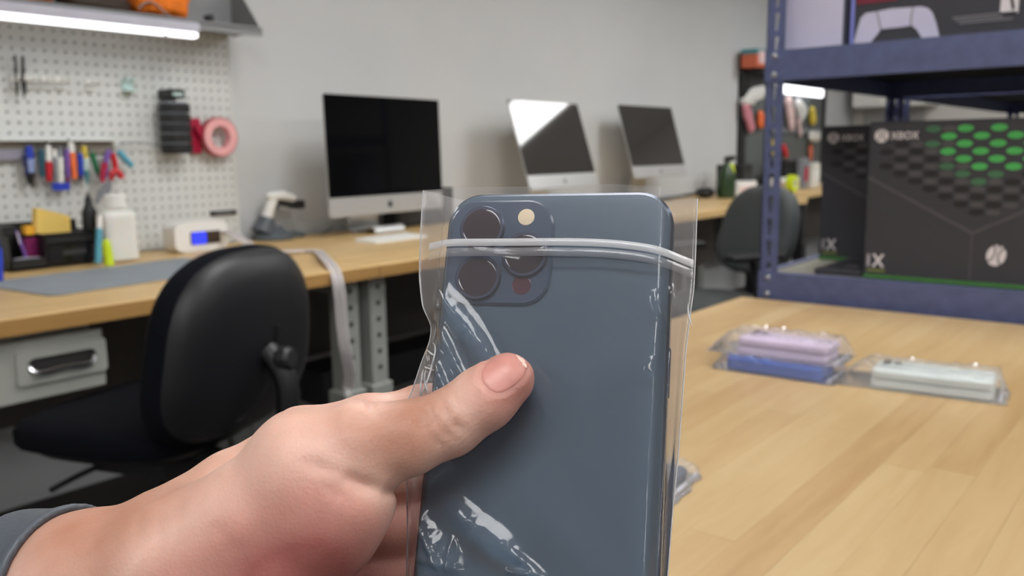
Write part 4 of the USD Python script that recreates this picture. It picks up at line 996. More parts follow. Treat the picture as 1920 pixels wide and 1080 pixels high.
# ------------------------------------------------------------------ maple table in the foreground, stave by stave
TX0, TX1, TY0, TY1 = .5, 1.772, -1.22, .79
t = Thing('work_table', 'large maple butcher block table in the foreground', 'table', ((TX0 + TX1) / 2, (TY0 + TY1) / 2, 0))
rng = random.Random(4)
top = t.part('table_core', box((TX0, TY0, ZB - .044), (TX1, TY1, ZB - .004)), STAVES[0], smooth=False, world=True)
y = TY1; n = 0
while y > TY0 + .01:
    wv = .0421
    x = TX1; first_ = True
    while x > TX0 + .01:
        L = rng.uniform(.28, .85) if not first_ else rng.uniform(.12, .8)
        first_ = False
        xa = max(TX0, x - L)
        if xa - TX0 < .1: xa = TX0
        g = .00008
        t.part('stave', cham((xa + g, max(TY0, y - wv) + g, ZB - .0041), (x - g, y - g, ZB - rng.uniform(0, .00012)), .00015), STAVES[rng.choice((0, 0, 1, 1, 2, 3, 3, 4, 5))], top, smooth=False, world=True)
        x = xa; n += 1
    y -= wv
for lx in (TX0 + .08, TX1 - .08):
    for ly in (TY0 + .08, TY1 - .08):
        t.part('leg', rbox((lx - .035, ly - .035, 0), (lx + .035, ly + .035, ZB - .044), .004), 'steel_grey', world=True)
t.part('apron', cat(box((TX0 + .05, TY1 - .1, ZB - .12), (TX1 - .05, TY1 - .07, ZB - .044)), box((TX0 + .05, TY0 + .07, ZB - .12), (TX1 - .05, TY0 + .1, ZB - .044))), 'steel_grey', smooth=False, world=True)

# ------------------------------------------------------------------ bagged phones lying on the table
def pouch_mesh(L, W, h, fl, seed, nx=90, ny=44, amp=.005):
    """film over a flat thing L x W x h: rounded over it, flat flanges fl = (x-, x+, y-, y+) around it"""
    xs = np.linspace(-L / 2 - fl[0], L / 2 + fl[1], nx); ys = np.linspace(-W / 2 - fl[2], W / 2 + fl[3], ny)
    Xg, Yg = np.meshgrid(xs, ys, indexing='ij')
    tx = np.clip(np.minimum((Xg - xs[0]) / fl[0], (xs[-1] - Xg) / fl[1]), 0, 1); ty = np.clip(np.minimum((Yg - ys[0]) / fl[2], (ys[-1] - Yg) / fl[3]), 0, 1)
    s = lambda q: q * q * (3 - 2 * q)
    b = np.minimum(s(np.clip(tx * 1.15, 0, 1)), s(np.clip(ty * 1.3, 0, 1)))
    nz = meshkit.fbm(np.stack([Xg * 45, Yg * 60, Xg * 0 + seed * 3.7], -1), 4, seed)
    rid = np.abs(meshkit.fbm(np.stack([Xg * 30 + Yg * 20, Yg * 40, Xg * 0 + seed], -1), 3, seed + 9) - .5)
    edge = 1 - (tx >= 1) * (ty >= 1) * .6
    Z = .0012 + b * (h + .001) + amp * edge * np.minimum(tx * 4, 1) * np.minimum(ty * 4, 1) * (nz * .9 + np.clip(.08 - rid, 0, 1) * 8)
    dx = (meshkit.noise(np.stack([Yg * 90, Xg * 0 + seed, Xg * 0], -1), seed) - .5) * .008 * (1 - tx)
    V = np.stack([Xg + dx, Yg, Z], -1).reshape(-1, 3); Vb = np.stack([Xg + dx, Yg, np.minimum(Z - .0006, .0006 + 0 * Z)], -1).reshape(-1, 3)
    i, j = np.meshgrid(np.arange(nx - 1), np.arange(ny - 1), indexing='ij'); a = (i * ny + j).ravel()
    F = np.vstack([np.c_[a, a + ny, a + ny + 1], np.c_[a, a + ny + 1, a + 1]])
    N = len(V)
    return trimesh.Trimesh(np.vstack([V, Vb]), np.vstack([F, F[:, ::-1] + N]), process=False)
PL_, PW_, PT_ = .1467, .0715, .0076
def flat_phone(label, c, ang, z, m, t_=PT_, L=PL_, W=PW_):
    t = Thing('phone', label, 'phone', (c[0], c[1], z), math.degrees(ang))
    b = slab(L, W, t_, .010); t.part('body', b, m, smooth=30)
    q = slab(.03, .03, .0014, .008); q.apply_translation([-L / 2 + .02, W / 2 - .02, t_]); cb_ = t.part('camera_bump', q, m, smooth=30)
    for dx, dy in ((-.007, .007), (-.007, -.007), (.007, 0)):
        t.part('lens', rod((-L / 2 + .02 + dx, W / 2 - .02 + dy, t_ + .001), (-L / 2 + .02 + dx, W / 2 - .02 + dy, t_ + .0026), .0055), 'lens_glass', cb_)
    return t
def pouch(label, c, ang, z, h, fl, seed, L=PL_, W=PW_, amp=.0055):
    t = Thing('plastic_bag', label, 'plastic bag', (c[0], c[1], z), math.degrees(ang))
    t.part('film', pouch_mesh(L, W, h, fl, seed, amp=amp), 'pouch_film', smooth=50)
    zs_ = rbox((L / 2 + fl[1] * .55 - .002, -W / 2 - fl[2] + .003, .0022), (L / 2 + fl[1] * .55 + .002, W / 2 + fl[3] - .003, .0042), .001)
    t.part('zip_strip', zs_, 'zip_white'); return t
# left pair: near lower edge from (1372, 690) to (1548, 716)
a, b = onz(1358, 693, ZB), onz(1534, 719, ZB)
d = (b - a) / np.linalg.norm(b - a); nrm = np.array([-d[1], d[0], 0]); nrm *= np.sign(nrm @ CF)
SCL = np.linalg.norm(b - a)
ang = math.atan2(d[1], d[0])
LA = max(.14, SCL * .97); WA = LA * .487
c = (a + b) / 2 + nrm * (WA / 2 + .004)
z = ZB + .002
flat_phone('royal blue phone in a clear bag, under the lilac ones on the table', c, ang, z, 'phone_royal', .0155, LA, WA)
pouch('clear zip bag around the royal blue phone on the table', c, ang, ZB + .0004, .017, (.018, .02, .008, .008), 1, LA, WA)
c2 = c + nrm * .02 + d * .004
flat_phone('lilac phone in a clear bag, lower of the two on the blue one', c2, ang + .02, ZB + .0225, 'phone_lilac', .010, LA * .96, WA * .97)
flat_phone('lilac phone lying uppermost on the left stack of bagged phones', c2 + nrm * .003, ang + .015, ZB + .0345, 'phone_lilac', .009, LA * .96, WA * .97)
pouch('clear zip bag around the two lilac phones, a loose flap at its left', c2, ang + .02, ZB + .0212, .025, (.045, .02, .010, .010), 2, LA * .96, WA * .97)
# right pair: near lower edge from (1640, 722) to (1872, 757)
a, b = onz(1626, 727, ZB), onz(1865, 757, ZB)
d = (b - a) / np.linalg.norm(b - a); nrm = np.array([-d[1], d[0], 0]); nrm *= np.sign(nrm @ CF); ang = math.atan2(d[1], d[0])
LB = np.linalg.norm(b - a) * .97; WB = LB * .487
c = (a + b) / 2 + nrm * (WB / 2 + .003)
flat_phone('silver phone in a clear bag, lower one of the right stack', c, ang, ZB + .002, 'phone_silver', .010, LB, WB)
flat_phone('silver phone in a clear bag, upper one of the right stack', c + nrm * .002, ang, ZB + .0135, 'phone_silver', .010, LB, WB)
pouch('crinkled clear zip bag around the two silver phones', c, ang, ZB + .0004, .0245, (.05, .014, .008, .008), 3, LB, WB)
# one more behind the phone in the hand
a = onz(1268, 940, ZB); e_ = onz(1290, 905, ZB)
c = a + np.array([.0, .0, 0]) - d * .085 + nrm * .03
flat_phone('graphite phone in a clear bag, mostly hidden behind the hand held phone', c, ang, ZB + .002, 'phone_graphite')
pouch('clear zip bag around the mostly hidden graphite phone', c, ang, ZB + .0004, .009, (.02, .012, .006, .006), 4)
# ------------------------------------------------------------------ the phone held in the hand, in its zip bag
PO = np.array([0.24023, 0.17421, 1.18601])
import sys
PBm = np.array([[ 0.399425,  0.353389, -0.845917], [-0.916659,  0.168051, -0.362623], [ 0.01401 ,  0.920258,  0.391061]])
Pw, Ph, Pn = PBm[:, 0], PBm[:, 1], PBm[:, 2]
W_, H_, T_ = .0781, .1608, .0074
def PLc(x, y, dn=0.):
    """pixel -> coordinates on the phone's back plane (right, up from the top edge), at height dn above it"""
    d = ray(x, y); o = PO + Pn * dn; k = ((o - EYE) @ Pn) / (d @ Pn); p = EYE + d * k - PO
    return np.array([p @ Pw, p @ Ph])
t = Thing('phone', 'dark blue phone held upright in the hand, inside a clear zip bag', 'phone', PO - Ph * H_)
def onp(m, a=0., b=0., c=0.): return place(m, PO + Pw * a + Ph * b + Pn * c, Pw, Ph, Pn)
body = slab(W_, H_, T_, .0115, .0016)
fr = t.part('frame', onp(body, 0, -H_ / 2, -T_), 'phone_frame', smooth=40, world=True)
t.part('back_glass', onp(slab(W_ - .0016, H_ - .0016, .0012, .0108, .0006), 0, -H_ / 2, -.0010), 'phone_blue', smooth=40, world=True)
t.part('front_glass', onp(slab(W_ - .002, H_ - .002, .0008, .0105, .0003), 0, -H_ / 2, -T_ - .0004), 'screen_black', smooth=40, world=True)
for z0, z1, nm in ((-.052, -.068, 'side_button'),):
    t.part(nm, onp(rbox((W_ / 2 - .0006, z1, -.0052), (W_ / 2 + .0005, z0, -.0022), .0006)), 'phone_frame', fr, world=True)
for z0, z1 in ((-.046, -.056), (-.059, -.069), (-.033, -.038)):
    t.part('side_button', onp(rbox((-W_ / 2 - .0005, z1, -.0052), (-W_ / 2 + .0006, z0, -.0022), .0006)), 'phone_frame', fr, world=True)
b0, b1 = PLc(846, 384), PLc(1035, 570)
bc, bs = (b0 + b1) / 2, abs(b1 - b0).mean()
bump = t.part('camera_bump', onp(slab(bs, bs, .0016, .0095, .0007), bc[0], bc[1], .0001), 'phone_bump', smooth=40, world=True)
for (x, y), R in (((908, 432), .0079), ((900, 524), .0079), ((987, 481), .0079)):
    q = PLc(x, y)
    ring_ = lathe_on(PO + Pw * q[0] + Ph * q[1] + Pn * .0014, PO + Pw * q[0] + Ph * q[1] + Pn * .0032, [(0, R), (.8, R), (1, R * .96)], 40)
    ln = t.part('lens_ring', ring_, 'lens_ring', bump, world=True)
for (x, y), R in (((908, 432), .0067), ((900, 524), .0067), ((987, 481), .0067)):
    q = PLc(x, y)
    t.part('lens', lathe_on(PO + Pw * q[0] + Ph * q[1] + Pn * .003, PO + Pw * q[0] + Ph * q[1] + Pn * .0034, [(0, R), (.6, R), (1, R * .9)], 36), 'lens_glass', bump, world=True)
q = PLc(989, 410); t.part('flash', lathe_on(PO + Pw * q[0] + Ph * q[1] + Pn * .0015, PO + Pw * q[0] + Ph * q[1] + Pn * .0019, [(0, .0029), (.7, .0029), (1, .0025)], 28), 'flash_cream', bump, world=True)
q = PLc(980, 537); t.part('depth_sensor', lathe_on(PO + Pw * q[0] + Ph * q[1] + Pn * .0015, PO + Pw * q[0] + Ph * q[1] + Pn * .0019, [(0, .0033), (.7, .0033), (1, .003)], 28), 'lidar_red', bump, world=True)

# bag outline: left and right edges as the photo shows them, from the mouth down
left = [(795, 345), (791, 400), (788, 452), (786, 520), (792, 575), (810, 612), (806, 640), (790, 680), (772, 735), (757, 765), (762, 850), (763, 930), (764, 1000), (762, 1080), (745, 1300)]
right = [(1308, 369), (1306, 420), (1304, 480), (1301, 540), (1294, 590), (1286, 660), (1281, 730), (1272, 850), (1262, 950), (1252, 1080), (1240, 1300)]
Lp = np.array([PLc(x, y, -.0037) for x, y in left]); Rp = np.array([PLc(x, y, -.0037) for x, y in right])
NV, NU = 300, 170
tv = np.linspace(0, 1, NV)
def along(Pt):
    s = (Pt[0, 1] - Pt[:, 1]) / (Pt[0, 1] - Pt[-1, 1]); return np.stack([np.interp(tv, s, Pt[:, 0]), np.interp(tv, s, Pt[:, 1])], 1)
Lc, Rc = along(Lp), along(Rp)
from scipy.ndimage import gaussian_filter1d
Lc[:, 0] = gaussian_filter1d(Lc[:, 0], 2.5, mode='nearest'); Rc[:, 0] = gaussian_filter1d(Rc[:, 0], 2.5, mode='nearest')
tu = np.linspace(0, 1, NU)[:, None, None]
G2 = Lc[None] * (1 - tu) + Rc[None] * tu            # (NU, NV, 2)
A2, B2 = G2[..., 0], G2[..., 1]
# the mouth: the film's top edge is not straight
topy = np.interp(A2, [PLc(x, 350)[0] for x in (795, 850, 1000, 1150, 1235, 1307)], [PLc(x, y)[1] - PLc(x, 350)[1] for x, y in ((795, 346), (850, 356), (1000, 358), (1150, 356), (1235, 362), (1307, 370))])
B2 = B2 + (topy - topy[[0, -1]].mean() * 0 - (B2[:, :1] - PLc(1050, 350)[1])) * np.clip(1 - tv / .12, 0, 1)[None]
s3 = lambda q: q * q * (3 - 2 * q)
el = np.clip((A2 - Lc[None, :, 0]) / np.maximum(-W_ / 2 + .004 - Lc[None, :, 0], .002), 0, 1)
er = np.clip((Rc[None, :, 0] - A2) / np.maximum(Rc[None, :, 0] - W_ / 2 + .004, .002), 0, 1)
et = np.clip((B2[:, :1] - B2) / .016, 0, 1)
k = np.minimum(np.minimum(el, er), 1); k = .35 * s3(k) + .65 * k
def seg_dist(x0, y0, x1, y1):
    p, q = PLc(x0, y0), PLc(x1, y1); d = q - p; L2 = d @ d
    tt = np.clip(((A2 - p[0]) * d[0] + (B2 - p[1]) * d[1]) / L2, 0, 1)
    return np.hypot(A2 - p[0] - tt * d[0], B2 - p[1] - tt * d[1]), tt
Zw = np.zeros_like(A2)
# creases of the film, most of them drawn towards the thumb's grip
for x0, y0, x1, y1, h, w in [(826, 540, 905, 640, .0015, .0034), (905, 640, 950, 720, .0014, .002), (822, 600, 880, 720, .0014, .0014), (812, 660, 850, 745, .0016, .0012), (838, 560, 940, 690, .0010, .0028),
                             (850, 945, 900, 985, .0022, .0036), (900, 985, 965, 1032, .0023, .0040), (778, 958, 815, 1010, .0026, .0042), (815, 1010, 850, 1050, .0022, .0036), (780, 1040, 870, 1068, .0016, .0014),
                             (965, 1032, 1030, 1085, .0014, .0016), (1125, 640, 985, 800, .0003, .006), (1180, 620, 1050, 790, .0002, .006), (1000, 830, 1240, 620, .0002, .007), (985, 900, 1150, 1080, .0003, .006),
                             (1230, 560, 1262, 640, .0016, .0012), (1262, 540, 1280, 600, .0014, .0010), (1225, 680, 1218, 700, .0012, .0009), (800, 640, 808, 690, .0030, .0010), (785, 690, 815, 740, .0030, .0010),
                             (812, 690, 790, 760, .0032, .0010), (800, 700, 822, 745, .0026, .0008), (870, 470, 985, 500, .0005, .0018), (985, 500, 1030, 470, .0004, .0015), (850, 860, 800, 900, .0014, .0020),
                             (860, 1010, 850, 1075, .0016, .0010), (800, 985, 840, 1075, .0016, .0012), (960, 1070, 1020, 1078, .0012, .001)]:
    ds, tt = seg_dist(x0, y0, x1, y1)
    Zw += h * np.exp(-(ds / w) ** 2) * np.sin(np.pi * np.clip(tt * .9 + .05, 0, 1)) ** .5
nz = meshkit.fbm(np.stack([(A2 + B2 * .7) * 60, (B2 - A2 * .7) * 22, A2 * 0 + 2.2], -1), 2, 21) - .5
nz2 = meshkit.fbm(np.stack([A2 * 220, B2 * 150, A2 * 0 + 5.2], -1), 3, 33) - .5
Zw *= 1 + .9 * nz2
low = np.clip((PLc(1000, 560)[1] - B2) / .05, 0, 1)
grip = np.exp(-((A2 - PLc(800, 720)[0]) / .012) ** 2 - ((B2 - PLc(800, 720)[1]) / .014) ** 2) + np.exp(-((A2 - PLc(815, 1030)[0]) / .014) ** 2 - ((B2 - PLc(815, 1030)[1]) / .016) ** 2)
Zw += np.maximum(0, (.0001 + .00012 * low + .0034 * grip) * (nz + .3) + (.0014 * grip) * (nz2 + .25))
zipw = np.sin(B2 * 900.) * .00012 * np.clip((PLc(1000, 455)[1] - B2) * -1 / .004, 0, 1)
edge = np.minimum(np.minimum(el, er) * 4, 1)
Zf = -.0037 + (.0046 + .0037) * k + Zw * edge
Zf = np.maximum(Zf, -.0034)
mouth = s3(et)
inphone = (np.abs(A2) < W_ / 2 + .001) & (B2 < .0005) 
bumpz = np.where((np.abs(A2 - bc[0]) < bs / 2 + .002) & (np.abs(B2 - bc[1]) < bs / 2 + .002), .0038, .0008)
Zf = np.where(inphone, np.maximum(Zf, bumpz), Zf)
Zb = -.0037 - (.0088 - .0037) * k - .0004 * edge
def sheet(Z, flip):
    Pt = PO + A2[..., None] * Pw + B2[..., None] * Ph + Z[..., None] * Pn
    i, j = np.meshgrid(np.arange(NU - 1), np.arange(NV - 1), indexing='ij'); a = (i * NV + j).ravel()
    F = np.vstack([np.c_[a, a + 1, a + NV + 1], np.c_[a, a + NV + 1, a + NV]])
    return trimesh.Trimesh(Pt.reshape(-1, 3), F[:, ::-1] if flip else F, process=False)
t = Thing('zip_bag', 'clear plastic zip bag around the hand held dark blue phone', 'plastic bag', PO - Ph * H_)
t.part('front_film', sheet(Zf, False), 'bag_film', smooth=True, world=True)
t.part('back_film', sheet(Zb, True), 'bag_film_back', smooth=True, world=True)
zp = np.array([PLc(x, y, .006) for x, y in ((788, 452), (900, 453), (1050, 452), (1130, 454), (1200, 461), (1260, 472), (1303, 482))])
zc = spline(np.c_[zp, np.zeros(len(zp))], 80)[:, :2]
def zat(a, b):
    i = np.argmin((A2 - a) ** 2 + (B2 - b) ** 2); return Zf.ravel()[i]
def strip(off, r, zoff=.0004):
    pts = np.array([PO + Pw * a + Ph * (b + off) + Pn * (zat(a, b + off) + zoff) for a, b in zc]); 
    from scipy.ndimage import gaussian_filter1d as gf
    return tube(gf(pts, 2, axis=0, mode='nearest'), r, 8)
def ribbon(off, w, zoff):
    from scipy.ndimage import gaussian_filter1d as gf
    V = []
    rows = [gf(np.array([PO + Pw * a + Ph * (b + off + w * q) + Pn * (zat(a, b + off) + zoff + .0005 * (1 - (2 * q) ** 2)) for a, b in zc]), 2, axis=0, mode='nearest') for q in np.linspace(-.5, .5, 7)]
    n = len(zc); F = []
    for i in range(6):
        for j in range(n - 1): F += [[i * n + j, i * n + j + 1, (i + 1) * n + j + 1], [i * n + j, (i + 1) * n + j + 1, (i + 1) * n + j]]
    return trimesh.Trimesh(np.vstack(rows), F, process=False)
t.part('zip_strip', ribbon(0, .0026, .0005), 'zip_film', smooth=True, world=True)
t.part('zip_strip', ribbon(-.0034, .0030, .0003), 'zip_film_faint', smooth=True, world=True)
folds = []
for line in [[(806, 640), (817, 655), (812, 690), (800, 745)], [(816, 690), (801, 730), (776, 760)], [(800, 690), (808, 735), (816, 752)], [(794, 688), (806, 692), (819, 697)], [(826, 545), (832, 553), (838, 566)],
             [(764, 763), (780, 760), (797, 758)], [(790, 690), (797, 720), (790, 752)], [(800, 655), (810, 664), (818, 668)], [(1222, 682), (1219, 690), (1224, 698)], [(1288, 560), (1291, 590), (1297, 604)]]:
    q = np.array([PLc(x, y, .003) for x, y in line]); z = [zat(a, b) + .0002 for a, b in q]
    pts = spline(np.array([PO + Pw * a + Ph * b + Pn * zz for (a, b), zz in zip(q, z)]), 16)
    folds.append(tube(pts, .00035 * np.sin(np.pi * (np.linspace(0, 1, 16) * .9 + .05)), 6))
for fo in folds: t.part('film_fold', fo, 'zip_film', smooth=60, world=True)
edgeL = np.array([PO + Pw * a + Ph * b + Pn * -.0037 for a, b in zip(A2[0], B2[0])]); edgeR = np.array([PO + Pw * a + Ph * b + Pn * -.0037 for a, b in zip(A2[-1], B2[-1])])
t.part('side_seam', tube(edgeL, .00022, 6), 'zip_film', smooth=60, world=True)
t.part('side_seam', tube(edgeR, .00022, 6), 'zip_film', smooth=60, world=True)

# ------------------------------------------------------------------ the left hand and forearm
def C3(x, y, d): return np.array([(x - 960) / FPX * d, (y - 540) / FPX * d, d])
CHAINS = [  # joints: pixel x, y, depth in metres, radius in pixels
    [(952, 711, .2685, 49), (905, 748, .268, 56), (842, 793, .2665, 59), (765, 820, .264, 65), (670, 836, .262, 80), (575, 880, .262, 104)],            # thumb
    [(575, 884, .262, 100), (480, 968, .263, 108), (330, 1052, .265, 122)],                                                                              # thumb's metacarpal to the wrist
    [(562, 812, .290, 44), (690, 789, .300, 47), (790, 770, .3125, 45), (930, 742, .3125, 42), (1000, 728, .307, 36)],                                   # index finger, behind the phone
    [(562, 814, .290, 42), (430, 912, .285, 62), (330, 992, .278, 88)],                                                                                 # its metacarpal
    [(620, 900, .305, 55), (740, 885, .316, 50), (880, 868, .320, 46), (1010, 850, .314, 40)],                                                           # middle finger
    [(620, 985, .312, 55), (735, 985, .318, 49), (870, 965, .320, 45), (990, 945, .314, 38)],                                                            # ring finger
    [(600, 1075, .315, 52), (720, 1085, .318, 44), (840, 1070, .318, 39), (930, 1050, .313, 34)],                                                        # little finger
    [(600, 900, .302, 60), (330, 1060, .280, 115)], [(600, 985, .306, 62), (320, 1090, .280, 115)], [(590, 1070, .308, 62), (320, 1120, .280, 115)],
    [(575, 884, .262, 100), (640, 938, .261, 96), (606, 980, .261, 104), (528, 1075, .262, 112), (360, 1130, .268, 130)],                                                      # ball of the thumb
    [(330, 1052, .268, 122), (170, 1100, .270, 138), (40, 1122, .280, 142), (-160, 1150, .300, 165), (-420, 1200, .33, 185)],                            # wrist and forearm
]
def smin(a, b, k):
    h = np.clip(.5 + .5 * (b - a) / k, 0, 1); return b * (1 - h) + a * h - k * h * (1 - h)
def capsule(P, a, b, ra, rb):
    ab = b - a; tt = np.clip(((P - a) @ ab) / (ab @ ab), 0, 1).astype(np.float32)
    return np.linalg.norm(P - a - tt[..., None] * ab, axis=-1) - (ra + (rb - ra) * tt)
def hand_sdf(P):
    out = None
    for ch in CHAINS:
        dch = None
        for (x0, y0, d0, r0), (x1, y1, d1, r1) in zip(ch[:-1], ch[1:]):
            q = capsule(P, C3(x0, y0, d0), C3(x1, y1, d1), r0 * d0 / FPX, r1 * d1 / FPX)
            dch = q if dch is None else smin(dch, q, .004)
        out = dch if out is None else smin(out, dch, .006)
    return out
CREASES = [  # pixel lines on the side that faces the camera: x0, y0, x1, y1, depth (m), half width (m)
    (800, 762, 822, 800, .0008, .0011), (822, 800, 858, 828, .0008, .0011), (826, 748, 842, 786, .0011, .0011), (842, 786, 872, 812, .0012, .0011), (848, 740, 866, 772, .0007, .0011), (778, 776, 800, 812, .0006, .0012), (800, 812, 836, 842, .0006, .0012),
    (560, 862, 640, 890, .0009, .0020), (640, 890, 715, 925, .0022, .0022), (715, 925, 745, 918, .0016, .0018), (600, 905, 660, 945, .0005, .0016), (395, 978, 425, 1012, .0004, .0022), (425, 1012, 455, 1040, .0004, .0022),
    (640, 790, 730, 778, .0016, .0034), (688, 742, 702, 775, .0008, .0013), (340, 930, 330, 990, .0003, .0020), (262, 960, 258, 1040, .0003, .0015), (300, 950, 296, 1060, .0003, .0013)]
NC, NA = np.array([944, 698.]), np.array([.80, -.60]); NP_ = np.array([.60, .80])
def nail_region(P, la, lb, shift=0.):
    xs, ys = P[..., 0] / P[..., 2] * FPX + 960 - NC[0], P[..., 1] / P[..., 2] * FPX + 540 - NC[1]
    a, b = (xs * NA[0] + ys * NA[1] - shift), xs * NP_[0] + ys * NP_[1]
    return ((np.abs(a) / la) ** 2.6 + (np.abs(b) / lb) ** 2.6) ** (1 / 2.6) - 1
def creased(P):
    d = hand_sdf(P)
    xs, ys = P[..., 0] / P[..., 2] * FPX + 960, P[..., 1] / P[..., 2] * FPX + 540
    for x0, y0, x1, y1, h, w in CREASES:
        dx, dy = x1 - x0, y1 - y0; tt = np.clip(((xs - x0) * dx + (ys - y0) * dy) / (dx * dx + dy * dy), 0, 1)
        ds = np.hypot(xs - x0 - tt * dx, ys - y0 - tt * dy) * .265 / FPX
        d = d + h * np.exp(-(ds / w) ** 2) * np.sin(np.pi * (tt * .9 + .05)) * (P[..., 2] < .285)
    # fleshy bulges: thumb tip pad, ball of the thumb, knuckle
    for x, y, dd, r, h in ((930, 745, .262, .010, .0012), (560, 960, .23, .02, .002), (850, 775, .255, .009, .0004), (545, 800, .27, .012, .0012), (760, 870, .255, .012, .001)):
        d = d - h * np.exp(-np.sum((P - C3(x, y, dd)) ** 2, -1) / r ** 2)
    nr = nail_region(P, 44., 34.)          # the fold of skin round the nail, and the nail's bed a little lower
    front = P[..., 2] < .268
    d = d - .00045 * np.exp(-((nr - .22) / .12) ** 2) * front + .0004 * np.exp(-((nr - .03) / .07) ** 2) * front + .0005 * (nr < 0) * front
    # skin has no perfectly smooth curve
    d = d + .0006 * (meshkit.fbm(P * 70., 2, 5) - .5)
    return d
def surface_nets(fn, lo, hi, h):
    lo, hi = np.array(lo), np.array(hi); n = np.ceil((hi - lo) / h).astype(int) + 1
    ax = [lo[i] + h * np.arange(n[i]) for i in range(3)]
    D = np.empty(n, np.float32)
    for s in range(0, n[0], 24):
        G = np.stack(np.meshgrid(ax[0][s:s + 24], ax[1], ax[2], indexing='ij'), -1).astype(np.float32); D[s:s + 24] = fn(G)
    ins = D < 0
    c8 = [ins[i:n[0] - 1 + i, j:n[1] - 1 + j, k:n[2] - 1 + k] for i in (0, 1) for j in (0, 1) for k in (0, 1)]
    cnt = sum(c.astype(np.int8) for c in c8); act = (cnt > 0) & (cnt < 8)
    idx = np.argwhere(act); vid = -np.ones(act.shape, np.int64); vid[tuple(idx.T)] = np.arange(len(idx))
    acc, wt = np.zeros((len(idx), 3)), np.zeros(len(idx))
    cor = [(i, j, k) for i in (0, 1) for j in (0, 1) for k in (0, 1)]
    for a in range(8):
        for b in range(a + 1, 8):
            if sum(abs(np.subtract(cor[a], cor[b]))) != 1: continue
            ia, ib = idx + cor[a], idx + cor[b]; da, db = D[tuple(ia.T)], D[tuple(ib.T)]
            m = (da < 0) != (db < 0); tt = np.where(m, da / np.where(m, da - db, 1), 0)
            acc += m[:, None] * (ia + tt[:, None] * (ib - ia)); wt += m
    V = lo + h * acc / wt[:, None]; F = []
    for axis in range(3):
        o1, o2 = [(1, 2), (2, 0), (0, 1)][axis]
        sl = [slice(None)] * 3; s2 = [slice(None)] * 3
        sl[axis], s2[axis] = slice(0, -1), slice(1, None)
        ch = ins[tuple(sl)] != ins[tuple(s2)]
        e = np.argwhere(ch)
        e = e[(e[:, o1] > 0) & (e[:, o2] > 0) & (e[:, o1] < n[o1] - 1) & (e[:, o2] < n[o2] - 1)]
        u1, u2 = np.eye(3, dtype=int)[o1], np.eye(3, dtype=int)[o2]
        q = [vid[tuple((e - x).T)] for x in (u1 + u2, u2, 0 * u1, u1)]
        q = np.stack(q, 1); fl = ins[tuple(e.T)]
        q = np.where(fl[:, None], q, q[:, ::-1]); q = q[(q >= 0).all(1)]
        F.append(np.vstack([q[:, [0, 1, 2]], q[:, [0, 2, 3]]]))
    m = trimesh.Trimesh(V, np.vstack(F), process=False)
    return m
def relax(m, it):
    from scipy.sparse import coo_matrix, diags
    e = m.edges_unique; n = len(m.vertices)
    A = coo_matrix((np.ones(2 * len(e)), (np.r_[e[:, 0], e[:, 1]], np.r_[e[:, 1], e[:, 0]])), shape=(n, n)).tocsr()
    A = diags(1 / np.maximum(np.asarray(A.sum(1)).ravel(), 1)) @ A
    v = np.array(m.vertices)
    for _ in range(it): v = v + .5 * (A @ v - v)
    m.vertices = v
def to_world(m):
    V = np.array(m.vertices); m = trimesh.Trimesh(EYE + V[:, :1] * CR - V[:, 1:2] * CU + V[:, 2:] * CF, m.faces, process=False)
    if m.volume < 0: m.invert()
    return m
hm = surface_nets(creased, (-.205, .012, .20), (.022, .16, .36), .0009)
relax(hm, 2)
Vc = np.array(hm.vertices)
hx, hy = Vc[:, 0] / Vc[:, 2] * FPX + 960, Vc[:, 1] / Vc[:, 2] * FPX + 540
def blob(x, y, r): return np.exp(-(((hx - x) ** 2 + (hy - y) ** 2) / r ** 2))
blush = .28 + .55 * blob(960, 705, 75) + .28 * blob(860, 890, 90) + .75 * blob(600, 1080, 150) + .35 * blob(470, 1110, 120) + .25 * blob(700, 745, 50) + .3 * blob(300, 1090, 130) - .28 * blob(770, 805, 130) - .1 * blob(300, 930, 120) - .24 * blob(200, 1010, 170)
blush += .15 * (Vc[:, 2] > .292) * np.clip((hy - 850) / 60, 0, 1) + .10 * (meshkit.fbm(Vc * 60, 3, 8) - .5) * 2
wm = to_world(hm)
t = Thing('person', "person's bare left hand and wrist with grey band, holding up the bagged phone", 'person', PO - Ph * H_ - [.05, -.05, .02])
hp = t.part('arm', wm, 'skin', smooth=True, world=True)
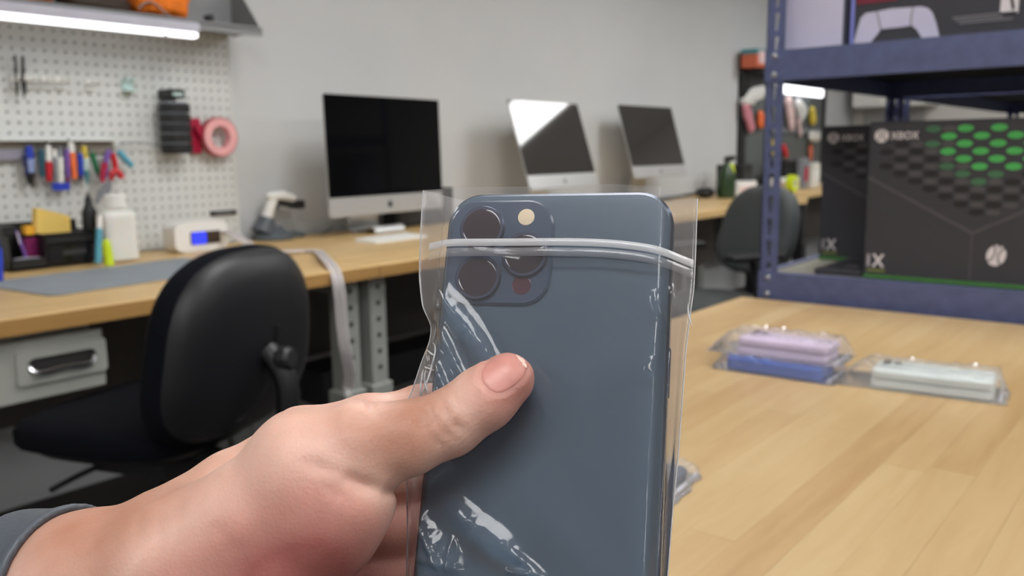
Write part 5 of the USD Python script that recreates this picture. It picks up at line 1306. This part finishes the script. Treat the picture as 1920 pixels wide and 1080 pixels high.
UsdGeom.PrimvarsAPI(stage.GetPrimAtPath(hp)).CreatePrimvar('blush', Sdf.ValueTypeNames.FloatArray, 'vertex').Set([float(x) for x in np.clip(blush, 0, 1)])
# thumbnail: a thin plate lifted from the thumb's skin, inside a rounded outline along the thumb
def nail_fn(P):
    d = creased(P); r = nail_region(P, 44., 33.5) * .005
    return np.maximum(np.maximum(d - .0003, -(d + .0012)), np.maximum(r, P[..., 2] - .268))
nm = surface_nets(nail_fn, C3(900, 630, .257) - [0, 0, .004], C3(1015, 745, .257) + [0, 0, .022], .0004)
relax(nm, 5)
nl = t.part('thumbnail', to_world(nm), 'nail', hp, smooth=True, world=True)
def tip_fn(P):
    d = creased(P); xs, ys = P[..., 0] / P[..., 2] * FPX + 960 - NC[0], P[..., 1] / P[..., 2] * FPX + 540 - NC[1]
    a = xs * NA[0] + ys * NA[1]
    return np.maximum(np.maximum(d - .00042, -(d + .001)), np.maximum(np.maximum(nail_region(P, 45.5, 33) * .005, (37 - a) * .00016), P[..., 2] - .268))
tm_ = surface_nets(tip_fn, C3(900, 630, .257) - [0, 0, .004], C3(1015, 745, .257) + [0, 0, .022], .0004)
if len(tm_.vertices): t.part('nail_edge', to_world(tm_), 'nail_tip', hp, smooth=True, world=True)
# rubber wristband round the forearm
wa_, wb_ = C3(170, 1098, .270), C3(-160, 1150, .300)
axb = (wb_ - wa_) / np.linalg.norm(wb_ - wa_); axb = axb + np.array([.0, -.18, 0]); axb /= np.linalg.norm(axb)
bc_ = C3(78, 1110, .277)
def band_fn(P):
    d = hand_sdf(P); s = np.abs((P - bc_) @ axb) - .0118
    a, b = np.abs(d - .0012) - .0014, s
    r = .0008
    return np.minimum(np.maximum(a + r, b + r), 0) + np.sqrt(np.maximum(a + r, 0) ** 2 + np.maximum(b + r, 0) ** 2) - r
bm = surface_nets(band_fn, (-.215, .045, .225), (-.105, .165, .345), .0009)
relax(bm, 3)
t.part('wristband', to_world(bm), 'band_rubber', hp, smooth=True, label='dark grey rubber wristband', world=True)
